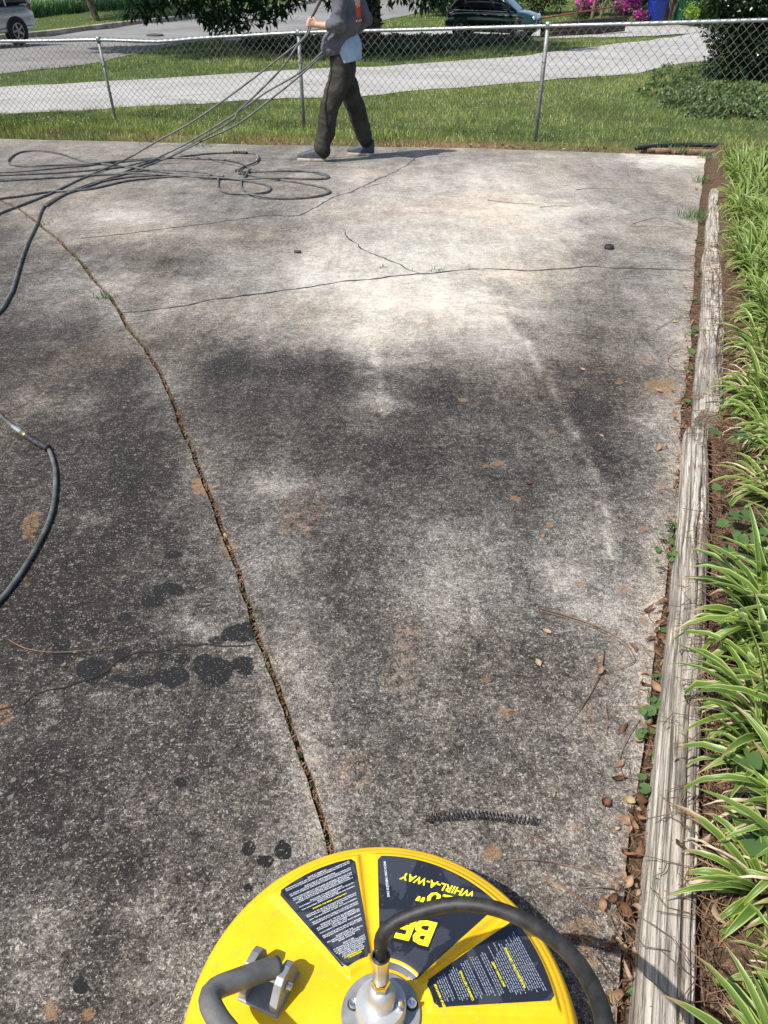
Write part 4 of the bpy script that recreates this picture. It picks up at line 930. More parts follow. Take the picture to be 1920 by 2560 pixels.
# ------------------------------------------------------------ the man
def capsule(mb, p0, r0, p1, r1, n=18, sq=None, sa=None):
    """tapered capsule; sq = flattening factor across axis sa"""
    p0, p1 = Vector(p0), Vector(p1); t = (p1-p0).normalized() if (p1-p0).length > 1e-6 else Vector((0, 0, 1)); a = (Vector(sa)-t*t.dot(Vector(sa))).normalized() if sa is not None else t.orthogonal().normalized(); b = t.cross(a)
    prof = [(-r0*math.cos(q), r0*math.sin(q), 0) for q in np.linspace(.02, math.pi/2, 6)]+[(r1*math.sin(q), r1*math.cos(q), 1) for q in np.linspace(0, math.pi/2-.02, 6)]
    V = []
    for off, r_, e in prof:
        c = (p0 if e == 0 else p1)+t*off
        for k in range(n): q = 2*math.pi*k/n; V.append(c+a*math.cos(q)*r_*(sq or 1)+b*math.sin(q)*r_)
    m_ = len(prof); mb.add(V, [(i*n+k, i*n+(k+1) % n, (i+1)*n+(k+1) % n, (i+1)*n+k) for i in range(m_-1) for k in range(n)]+[tuple(range(n-1, -1, -1)), tuple((m_-1)*n+k for k in range(n))])
def fuse(name, mb, vox, mat, parent, smooth_it=6, folds=None):
    o = mb.build(name, mat); rm = o.modifiers.new('r', 'REMESH'); rm.mode = 'VOXEL'; rm.voxel_size = vox; sm = o.modifiers.new('s', 'SMOOTH'); sm.factor = .6; sm.iterations = smooth_it
    dg = bpy.context.evaluated_depsgraph_get(); me = bpy.data.meshes.new_from_object(o.evaluated_get(dg)); o.modifiers.clear(); old = o.data; o.data = me; bpy.data.meshes.remove(old); o.name = name; me.name = name
    if folds:
        co = np.empty(len(me.vertices)*3); me.vertices.foreach_get('co', co); co = co.reshape(-1, 3); no = np.empty_like(co.ravel()); me.vertices.foreach_get('normal', no); no = no.reshape(-1, 3); co = co+no*folds(co)[:, None]; me.vertices.foreach_set('co', co.ravel())
    me.polygons.foreach_set('use_smooth', [True]*len(me.polygons)); me.update()
    if not me.materials: me.materials.append(mat)
    o.parent = parent; 
    if parent: o.matrix_parent_inverse = parent.matrix_world.inverted()
    return o
fwd = Vector((-.985, .17, 0)).normalized(); lft = Vector((-fwd.y, fwd.x, 0)); 
if lft.y > 0: lft = -lft
pel = A(858, 172, 9.17)
man = empty('person', Vector((pel.x, pel.y, -S*pel.y))); bpy.context.view_layer.update()
tag(man, 'person in grey sweatshirt and dark trousers walking left, pulling hoses with a raised fist', 'person')
nsh = A(852, -22, 9.03); fsh = nsh-lft*.36; shc = (nsh+fsh)/2+Vector((0, 0, .03)); neck = shc+Vector((0, 0, .09))+fwd*.01
nhip = A(850, 190, 9.09); fhip = nhip-lft*.18
nkn = A(822, 268, 8.98)+fwd*.0; nan = A(806, 378, 8.93); fkn = A(889, 266, 9.33); fan = A(911, 352, 9.38)
nel = A(847, 68, 8.93); nwr = A(793, 62, 8.96); fel = A(915, 46, 9.42); fwr = fel+fwd*.20+lft*.02+Vector((0, 0, -.16))
# body: one continuous skin (head, neck, trunk, arms, hands, legs)
b = MB(); hc = neck+Vector((0, 0, .15))+fwd*.03
capsule(b, pel, .115, shc-Vector((0, 0, .12)), .125, sq=1.25, sa=lft); capsule(b, shc-Vector((0, 0, .1)), .06, neck+Vector((0, 0, .05)), .055)
capsule(b, hc+Vector((0, 0, .03))-fwd*.015, .088, hc+Vector((0, 0, -.03))+fwd*.02, .075); capsule(b, hc+Vector((0, 0, -.07))+fwd*.03, .05, hc+Vector((0, 0, -.09))+fwd*.06, .03)
capsule(b, hc+fwd*.10+Vector((0, 0, .01)), .008, hc+fwd*.118+Vector((0, 0, -.02)), .013); capsule(b, hc+fwd*.095+lft*.02+Vector((0, 0, -.055)), .008, hc+fwd*.095-lft*.02+Vector((0, 0, -.055)), .008)
for s in (-1, 1): capsule(b, hc+lft*s*.085+Vector((0, 0, .015)), .018, hc+lft*s*.088+Vector((0, 0, -.02))-fwd*.0, .014, sq=.5, sa=lft); capsule(b, hc+lft*s*.02+fwd*.093+Vector((0, 0, .045)), .009, hc+lft*s*.05+fwd*.08+Vector((0, 0, .045)), .008)
for A0, B0, C0 in ((nsh, nel, nwr), (fsh, fel, fwr)):
    capsule(b, A0, .052, B0, .042); capsule(b, B0, .043, B0.lerp(C0, .4), .040); capsule(b, B0.lerp(C0, .4), .040, C0, .026)
for A0, B0, C0 in ((nhip, nkn, nan), (fhip, fkn, fan)): capsule(b, A0, .085, B0, .055); capsule(b, B0, .052, C0, .038)
# near fist closed round the hoses
hx = (A(830, -75, 9.0)-A(773, 75, 9.0)).normalized(); palm = A(781, 58, 8.97); fd = (palm-nwr).normalized(); pn = hx.cross(fd).normalized()
capsule(b, nwr, .027, palm, .036, sq=.62, sa=Vector((0, 1, 0)))
grips_ = A(775, 56, 9.0)
for k in range(4):
    base = palm+hx*(.030-.020*k)+fd*.012+Vector((0, -.012, 0)); ln = [.9, 1.0, .96, .8][k]
    p1 = base+fd*.030*ln+Vector((0, -.010, 0)); p2 = p1+fd*.012*ln+Vector((0, .028*ln, 0)); p3 = p2-fd*.016*ln+Vector((0, .020*ln, 0))
    capsule(b, base, .0105, p1, .0100, n=10); capsule(b, p1, .0100, p2, .0090, n=10); capsule(b, p2, .0090, p3, .0080, n=10)
th = palm+hx*.028-fd*.012+Vector((0, .012, 0)); t1 = th+hx*.022+fd*.026+Vector((0, .014, 0)); t2 = t1+fd*.026-hx*.006+Vector((0, -.004, 0)); capsule(b, palm-fd*.02+hx*.01, .016, th, .014, n=10); capsule(b, th, .012, t1, .011, n=10); capsule(b, t1, .0105, t2, .009, n=10)
# far hand, fingers curled at the waist
fd2 = (fwr-fel).normalized(); pl2 = fwr+fd2*.06; capsule(b, fwr, .026, pl2, .034, sq=.6, sa=lft)
for k in range(4):
    o2 = fwd*(.027-.018*k); p0_ = pl2+o2+fd2*.02; p1 = p0_+fd2*.035; p2 = p1+lft*.022+fd2*.008; p3 = p2+lft*.014-fd2*.018
    capsule(b, p0_, .0095, p1, .009, n=10); capsule(b, p1, .009, p2, .0085, n=10); capsule(b, p2, .0085, p3, .0078, n=10)
capsule(b, pl2+fwd*.025-fd2*.02, .012, pl2+fwd*.045+fd2*.02+lft*.01, .0095, n=10)
fuse('body', b, .0055, M['skin'], man, 3)
# hair, eyes, cap-less
b = MB(); capsule(b, hc+Vector((0, 0, .045))-fwd*.03, .090, hc+Vector((0, 0, .055))+fwd*.015, .082); capsule(b, hc+Vector((0, 0, .0))-fwd*.045, .070, hc+Vector((0, 0, -.05))-fwd*.045, .05); fuse('hair', b, .008, M['hair'], man, 3, lambda c: (fbm(c[:, 0]*1.0+c[:, 1], c[:, 2], 60, 3)-.5)*.008)
for s in (-1, 1):
    mb = MB(); c = hc+fwd*.088+lft*s*.032+Vector((0, 0, .028)); mb.lathe([(0, -.011), (.008, -.007), (.011, 0), (.008, .007), (0, .011)], 12, c=c); e_ = mb.build('eye', M['eye'], man); e_.matrix_parent_inverse = man.matrix_world.inverted()
    mb = MB(); mb.lathe([(0, -.005), (.0045, 0), (0, .005)], 10, c=c+fwd*.0085); p_ = mb.build('pupil', M['hair'], e_)
def fold(sc1, a1, sc2, a2, seed, dirv=(1, 1, .35)):
    def f(c):
        u = c[:, 0]*dirv[0]+c[:, 1]*dirv[1]*.7; v = c[:, 2]*dirv[2]; r_ = fbm(u+v*1.7, v*2.2-u*.3, sc1, seed, 3); q = 1-np.abs(2*fbm(u*.6+c[:, 2]*1.3, c[:, 2]*.8-u, sc2, seed+9, 2)-1)
        return (r_-.5)*2*a1+(q-.7)*a2
    return f
# trousers: baggy, bunched at the ankles
b = MB(); belt = A(857, 152, 9.17)
capsule(b, pel+Vector((0, 0, -.02)), .135, belt+Vector((0, 0, .06)), .130, sq=1.22, sa=lft); capsule(b, nhip+Vector((0, 0, .02)), .11, pel, .12); capsule(b, fhip+Vector((0, 0, .02)), .11, pel, .12)
for H_, K_, N_, s in ((nhip, nkn, nan, 1), (fhip, fkn, fan, .96)):
    capsule(b, H_-Vector((0, 0, .02)), .120*s, K_, .098*s); capsule(b, K_, .098*s, K_.lerp(N_, .62)+fwd*-.008, .092*s); capsule(b, K_.lerp(N_, .62), .091*s, N_+Vector((0, 0, .05)), .084*s)
    capsule(b, N_+Vector((0, 0, .05))+fwd*.012, .082*s, N_+Vector((0, 0, .0))-fwd*.014, .076*s)
    for q, dz in enumerate((.03, .075, .12)):
        mb_c = N_.lerp(K_, dz/.4)+fwd*(.008 if q % 2 else -.006)+Vector((0, 0, .01)); capsule(b, mb_c+lft*.01, .090*s, mb_c-lft*.01+fwd*.008, .089*s, sq=.85)
cut = fuse('trousers', b, .0085, M['pants'], man, 5, fold(11, .012, 6, .016, 3, (1, 1, .25)))
# light blue shirt tail
b = MB(); c = A(868, 143, 9.17); capsule(b, c+Vector((0, 0, .10)), .150, c+Vector((0, 0, -.005))-fwd*.015+lft*.01, .140, sq=1.16, sa=lft)
st_ = fuse('undershirt', b, .009, M['shirt'], man, 3, fold(8, .006, 5, .012, 8))
co = np.empty(len(st_.data.vertices)*3); st_.data.vertices.foreach_get('co', co); co = co.reshape(-1, 3); lim = c.z-.035-.045*((co-np.array(c)) @ np.array(-fwd))/.14*-.6; k = co[:, 2] < lim; co[k, 2] = lim[k]+(co[k, 2]-lim[k])*.05; st_.data.vertices.foreach_set('co', co.ravel())
# sweatshirt: torso, near sleeve pushed up to the elbow, far sleeve bent back
b = MB(); hem = A(848, 118, 9.17); 
capsule(b, hem+Vector((0, 0, .035))+fwd*.015, .152, shc-Vector((0, 0, .30)), .158, sq=1.22, sa=lft); capsule(b, shc-Vector((0, 0, .32)), .156, shc-Vector((0, 0, .12)), .135, sq=1.42, sa=lft); capsule(b, nsh-Vector((0, 0, .02)), .080, fsh-Vector((0, 0, .02)), .080); capsule(b, shc, .09, neck-Vector((0, 0, .04)), .066)
capsule(b, hem+Vector((0, 0, .02))+fwd*.035, .150, hem+Vector((0, 0, .07)), .152, sq=1.2, sa=lft)
for A0, B0, C0, e in ((nsh, nel, nwr, .36), (fsh, fel, fwr, .95)):
    capsule(b, A0, .086, A0.lerp(B0, .55), .074); capsule(b, A0.lerp(B0, .5), .074, B0, .070); capsule(b, B0, .066, B0.lerp(C0, e), .054 if e < .5 else .042)
    for q in (.62, .78, .93): m_ = A0.lerp(B0, q); capsule(b, m_+lft*.02, .074, m_-lft*.02, .072, sq=.8)
sw = fuse('sweatshirt', b, .0085, M['sweat'], man, 4, fold(8, .012, 4.5, .042, 21, (1, 1, .6)))
co = np.empty(len(sw.data.vertices)*3); sw.data.vertices.foreach_get('co', co); co = co.reshape(-1, 3)
hz = hem.z-.050+.026*((co-np.array(hem)) @ np.array(-fwd))/.14; k = co[:, 2] < hz; co[k, 2] = hz[k]+(co[k, 2]-hz[k])*.06; sw.data.vertices.foreach_set('co', co.ravel())
rel = co-np.array(shc); u = rel @ np.array(lft); bk = rel @ np.array(-fwd); zz = rel[:, 2]; far_ok = (bk > .06)&(np.abs(u) < .20)
ztop = A(905, -45, 9.25).z-shc.z; zbot = A(905, 41, 9.2).z-shc.z; pr = (far_ok&(zz < ztop)&(zz > zbot)&(u > -.12)&(u < .10)).astype(float)
def wbox(u0, u1, z0, z1): global pr; pr = np.where(far_ok&(u > u0)&(u < u1)&(zz > z0)&(zz < z1), 2.0, pr)
zr = (zbot-ztop)
for u0, u1, f0, f1 in ((.075, .092, .42, .66), (.045, .062, .40, .70), (.045, .075, .40, .47), (.015, .032, .40, .70), (-.005, .015, .40, .47), (-.03, -.013, .40, .70), (-.06, -.045, .40, .70), (-.09, -.075, .40, .70), (-.09, -.06, .52, .58)): wbox(u0, u1, ztop+zr*f1, ztop+zr*f0)
for k_ in range(9): wbox(.115-k_*.028-.018, .115-k_*.028, zbot-.040, zbot-.022)
at = sw.data.attributes.new('print', 'FLOAT', 'POINT'); at.data.foreach_set('value', pr.astype(np.float32))
b = MB(); e0 = nel.lerp(nwr, .16); e1 = nel.lerp(nwr, .40); capsule(b, e0, .058, e1, .052); cf = fuse('cuff', b, .007, mottled('ribbed_cuff', (.10, .11, .14), (.15, .16, .19), 12, .9, 0, .3), man, 2)
# shoes
def shoe(heel, toe):
    heel, toe = Vector(heel), Vector(toe); d = (toe-heel); d.z += S*0; L = d.length; d.normalize(); side = NV.cross(d).normalized(); 
    def ring(sc, h, grow=0):
        out = []
        for k in range(40):
            q = 2*math.pi*k/40; f = .5-.5*math.cos(q); w_ = (.036+.012*math.sin(math.pi*min(1, f*1.15)))*(1 if f > .02 else .6); x = f*L*1.0; out.append(heel+d*(x)+side*math.copysign(1, math.sin(q))*abs(math.sin(q))**.55*(w_*sc+grow)+NV*h(f) if callable(h) else heel+d*x+side*math.copysign(1, math.sin(q))*abs(math.sin(q))**.55*(w_*sc+grow)+NV*h)
        return out
    b = MB(); R_ = [ring(1, .001), ring(1.06, .008, .002), ring(1.06, .028, .002), ring(1.0, .032)]; n = 40; V = sum(R_, []); b.add(V, [(i*n+k, i*n+(k+1) % n, (i+1)*n+(k+1) % n, (i+1)*n+k) for i in range(3) for k in range(n)]+[tuple(range(n-1, -1, -1)), tuple(3*n+k for k in range(n))])
    so = b.build('sole', M['sole'], auto=50)
    top = [(1.0, lambda f: .030), (1.02, lambda f: .042+.035*(1-f)), (.95, lambda f: .053+.07*(1-f)), (.75, lambda f: .062+.09*(1-f)), (.35, lambda f: .068+.10*(1-f))]
    R_ = [ring(s, h) for s, h in top]; V = sum(R_, []); b = MB(); m_ = len(top); b.add(V, [(i*n+k, i*n+(k+1) % n, (i+1)*n+(k+1) % n, (i+1)*n+k) for i in range(m_-1) for k in range(n)]+[tuple((m_-1)*n+k for k in range(n))])
    u_ = b.build('shoe', M['shoe'], man, auto=60); u_.matrix_parent_inverse = man.matrix_world.inverted(); so.parent = u_; return u_
t_ = P(744, 402, 0); h_ = P(816, 404, 0); h_.z += .0; shoe(h_, t_); t_ = P(869, 388, 0); h_ = P(936, 390, 0); shoe(h_, t_)

# ------------------------------------------------------------ grass
def blades(name, n, sampler, hmin, hmax, wd, label, seed, dryf=None, bias=0.0):
    r = np.random.default_rng(seed); x, y = sampler(r, n); m = len(x); z = lawn_z(x, y)-.01
    patch = fbm(x, y, 1.1, 5); h = (hmin+(hmax-hmin)*r.random(m)**1.6)*(.45+1.2*fbm(x, y, 3.5, 25)); a = r.random(m)*6.283; lean = r.random(m)*.7*h; la = r.random(m)*6.283
    w_ = wd*(.6+.8*r.random(m)); c, s_ = np.cos(a)*w_, np.sin(a)*w_
    b0 = np.stack([x-c, y-s_, z], 1); b1 = np.stack([x+c, y+s_, z], 1); t = np.stack([x+np.cos(la)*lean, y+np.sin(la)*lean, z+h], 1)
    V = np.stack([b0, b1, t], 1).reshape(-1, 3); Fq = np.arange(3*m).reshape(-1, 3)
    big = fbm(x, y, .35, 15); tint = np.clip(.48+bias+(patch-.5)*1.0+(fbm(x, y, 4.5, 26)-.5)*.9+(big-.5)*1.1+(r.random(m)-.5)*.6, 0, 1); dry = (r.random(m) < (dryf(x, y) if dryf else .06)).astype(float)
    o = npmesh(name, V, Fq, M['grass'], attrs={'tint': np.repeat(tint, 3), 'dry': np.repeat(dry, 3)})
    tag(o, label, 'grass', kind='stuff')
def poly_sampler(y0f, y1f, x0, x1):
    def f(r, n):
        x = x0+(x1-x0)*r.random(n); a, b = y0f(x), y1f(x); y = a+(b-a)*r.random(n)
        return x, y
    return f
def edge(pts):
    W = [G(*p) for p in pts]; X = [q.x for q in W]; Yv = [q.y for q in W]; return lambda x: np.interp(x, X, Yv)
wd_n = edge([(-260, 302), (0, 282), (400, 262), (880, 240), (1250, 208), (1590, 182), (1700, 160), (1950, 125)])
wd_f = edge([(-260, 226), (0, 217), (480, 190), (960, 162), (1300, 140), (1590, 105), (1760, 76), (2000, 45)])
dry1 = lambda x, y: np.clip(1.3-np.abs(y-YB(x)-.35)/(.45+.45*np.clip((-x-1)/2, 0, 1)), 0, 1)*np.clip(fbm(x, y, 1.2, 44)*3.6-.9, 0, 1)*.95+.10+.25*np.clip(fbm(x, y, .6, 48)*3-1.6, 0, 1)
blades('grass', 120000, poly_sampler(lambda x: YB(x)+.03, lambda x: wd_n(x)-.02, -7.5, 9.5), .02, .100, .0050, 'green and straw coloured grass between the driveway and the pale drive', 1, dry1)
st_n = edge([(-260, 226), (0, 185), (247, 154), (386, 123)])
def mid(r, n):
    x = -10+26*r.random(n); y = 15+30*r.random(n); a = wd_f(x)+.02
    stn = np.interp(x, [-9.6, -9.12, -7.95, -7.7, -7.2, -5.4, -.1], [19.5, 20.8, 24.5, 29.8, 34.7, 38.0, 45]); ok = (y > a)&(y < stn-.0)&~((np.abs(y-40.5) < 4.2)&(x > -1)&(y > 36.5))
    return x[ok], y[ok]
blades('grass', 140000, mid, .03, .11, .009, 'green grass strip between the pale drive and the street', 2, lambda x, y: .05+0*x)
def far(r, n):
    x = -30+34*r.random(n); y = 34+30*r.random(n); ky = np.interp(x, [-14.9, -13.8, -12.2, -9.5, -5.4], [35.7, 39, 43, 46.4, 52.2]); ok = (y > ky+.4)|(x < -15.2); return x[ok], y[ok]
blades('grass', 60000, far, .04, .10, .013, 'sunlit and shaded grass of the lawn across the street', 3, lambda x, y: .05+0*x, .10)
def far2(r, n): 
    W = [G(*p) for p in ((955, 72), (1130, 72), (1500, 68), (1130, 22), (1085, 24), (955, 50))]; x = -1+16*r.random(n); y = 42+18*r.random(n); px, py = np.vectorize(lambda a, b: proj((a, b, float(zg(b)))))(x, y)
    ok = (py < 72)&(px > 950)&(py > 50-(px-953)*.21); return x[ok], y[ok]
blades('grass', 16000, far2, .04, .12, .014, 'bright grass triangle behind the magnolia beside the green car', 4, None, .12)
def clover():
    r = np.random.default_rng(8); n = 1500; x = -7+15*r.random(n); y = YB(x)+.5+(wd_n(x)-YB(x)-.5)*r.random(n); k = (fbm(x, y, .8, 66) > .50)|(np.abs(x+3)+np.abs(y-13) < 1.2); x, y = x[k], y[k]; z = lawn_z(x, y)+.03+.05*r.random(len(x)); s = .004+.004*r.random(len(x))
    V = np.stack([np.stack([x-s, y, z], 1), np.stack([x, y-s, z+s*.4], 1), np.stack([x+s, y, z], 1), np.stack([x, y+s, z+s], 1)], 1).reshape(-1, 3)
    o = npmesh('clover_flowers', V, np.arange(len(V)).reshape(-1, 4), paint('clover_white', (.62, .62, .52), .8)); tag(o, 'small white clover heads scattered through the grass by the fence', 'clover', kind='stuff')
clover()

# ------------------------------------------------------------ foliage tools
def leaf_cloud(name, centers, n, size, mat, parent=None, seed=0, aspect=.45, bright=.0, fold=True, hang=0.0):
    """n pointed leaves scattered through ellipsoid lumps (c, radii, weight); tint attribute varies by lump"""
    r = np.random.default_rng(seed); W = np.array([c[2] if len(c) > 2 else 1 for c in centers], float); W /= W.sum(); k = r.choice(len(centers), n, p=W)
    C = np.array([tuple(c[0]) for c in centers])[k]; Rr = np.array([c[1] if hasattr(c[1], '__len__') else (c[1],)*3 for c in centers])[k]
    d = r.normal(size=(n, 3)); d /= np.linalg.norm(d, axis=1)[:, None]; rad = r.random(n)**(1/2.2); p = C+d*Rr*rad[:, None]
    ax = d*.8+r.normal(size=(n, 3))*.7; ax[:, 2] -= hang; ax /= np.linalg.norm(ax, axis=1)[:, None]
    up = r.normal(size=(n, 3))*.6+np.array([0, 0, 1.]); s = np.cross(ax, up); s /= np.linalg.norm(s, axis=1)[:, None]; u = np.cross(s, ax)
    L = size*(.6+.8*r.random(n))[:, None]; w_ = L*aspect*.5
    a = p; b = p+ax*L*.45+s*w_+u*w_*.35; c = p+ax*L; e = p+ax*L*.45-s*w_+u*w_*.35; m_ = p+ax*L*.5
    V = np.stack([a, b, c, e], 1).reshape(-1, 3); Fq = np.arange(4*n).reshape(-1, 4)
    lump = r.random(len(centers))[k]; tint = np.clip(bright+.5*lump*r.random(n)+.35*(r.random(n) > .85), 0, 1)
    return npmesh(name, V, Fq, mat, parent, attrs={'tint': np.repeat(tint, 4)})
def lumps(c, R_, n, r0, r1, seed):
    r = random.Random(seed); out = []
    for _ in range(n):
        d = Vector((r.gauss(0, 1), r.gauss(0, 1), r.gauss(0, 1))).normalized()*r.random()**.4
        out.append((Vector(c)+Vector((d.x*R_[0], d.y*R_[1], d.z*R_[2])), r.uniform(r0, r1)))
    return out
def limb(mb, pts, r0, r1, n=8, m=0):
    p = spline(pts, .15); mb.tube(p, [r0+(r1-r0)*i/(len(p)-1) for i in range(len(p))], n, m)
def gtag(o, *a, **k): return tag(o, *a, **k)

# magnolia: trunk and low crown; the near boughs dip into view
tb = G(922, 112); MG = empty('magnolia_tree', tb); tag(MG, 'big dark magnolia whose low boughs hang over the street and lawn', 'tree')
def ch(o, par):
    o.parent = par; o.matrix_parent_inverse = Matrix.Translation(par.location).inverted(); return o
mb = MB(); limb(mb, [tb-Vector((0, 0, .3)), tb+Vector((.05, 0, 1.2)), tb+Vector((-.05, .1, 3)), tb+Vector((.1, 0, 5.5)), tb+Vector((0, 0, 8.5))], .42, .12, 14)
for k in range(12):
    a = k*2.4; z = 2.2+k*.45; limb(mb, [tb+Vector((0, 0, z)), tb+Vector((math.cos(a)*2, math.sin(a)*2, z+.5)), tb+Vector((math.cos(a)*4.6, math.sin(a)*4.6, z+.2))], .12, .03)
ch(mb.build('trunk', M['bark']), MG)
ch(leaf_cloud('ivy', [(tb+Vector((0, 0, z)), (.47, .47, .35)) for z in np.arange(0, 3.6, .3)], 5200, .13, M['shrub'], seed=3, aspect=.8), MG)
dr = []; dm = []
def droop(px, py, y, n_, r_): c = A(px, py, y); dr.append((c, r_, n_))
# crown (above the frame) and drooping boughs (in the frame)
crown = lumps(tb+Vector((-3.6, -2.0, 4.7)), (7.8, 5.8, 2.3), 230, .8, 1.5, 5)
crown = [c for c in crown if proj(c[0])[1] < -75-c[1]*75]
ch(leaf_cloud('crown', crown, 60000, .36, M['magnolia'], seed=6, aspect=.42), MG)
yb = tb.y-3.0
B = [(345, 8, .34), (372, 24, .28), (395, 8, .34), (332, 26, .2), (420, -20, .4), (362, 36, .18), (455, 8, .22), (452, 20, .14), (480, 10, .25), (500, -10, .45), (520, 20, .38), (540, 45, .28), (555, 66, .22), (548, 78, .14), (575, 45, .30), (590, 25, .38), (560, 5, .5), (615, 50, .22), (640, 30, .34), (665, 48, .16), (680, 18, .36), (655, 5, .4), (705, 14, .26), (716, 24, .12), (735, -6, .25), (620, -20, .5), (530, 58, .22), (505, 40, .18), (600, 62, .12), (580, 72, .12),
     (828, 6, .13), (832, 14, .09), (822, -8, .2), (760, 0, .12), (1040, 0, .18), (1052, 10, .14), (1038, 16, .10), (1078, -6, .26), (1095, 6, .2), (1112, -4, .24), (975, -4, .12), (1060, -20, .35), (1000, -16, .3)]
ch(leaf_cloud('drooping_foliage', [(A(x, y, yb-.5+.7*((i*37) % 10)/10), r_*1.05, r_**1.7) for i, (x, y, r_) in enumerate(B)], 1900, .25, M['magnolia'], seed=9, aspect=.36, hang=.75), MG)
mb = MB()
for pts in ([(720, -60), (724, 5), (700, 30), (660, 48), (620, 50), (590, 66), (560, 84), (535, 86)], [(560, -60), (560, 0), (570, 40), (562, 78)], [(470, -60), (430, -10), (410, 8), (385, 28)], [(640, -50), (625, 0), (606, 40), (575, 62)], [(1120, -60), (1090, -4), (1060, 12)], [(840, -60), (832, -6), (830, 12)], [(345, -60), (352, 0), (345, 25)], [(650, -40), (668, 20), (690, 30)]):
    limb(mb, [A(x, y, yb) for x, y in pts], .035, .010, 6)
ch(mb.build('bough', M['bark']), MG)
# dark ivy bed in the shade under the magnolia
mb = None
ivb = []
for px_ in range(620, 1330, 14):
    yt = 96+2*math.sin(px_); ybm = float(np.interp(px_, [620, 800, 1000, 1180, 1330], [118, 142, 136, 122, 104]))
    for py_ in np.arange(yt, ybm, 4.5): g_ = G(px_, float(py_)); ivb.append((g_+Vector((0, 0, .03)), (.22, .45, .10)))
o = leaf_cloud('ivy_bed', ivb, 26000, .10, M['shrub'], seed=12, aspect=.8); tag(o, 'dark ivy groundcover in the deep shade under the magnolia', 'ivy', kind='stuff')

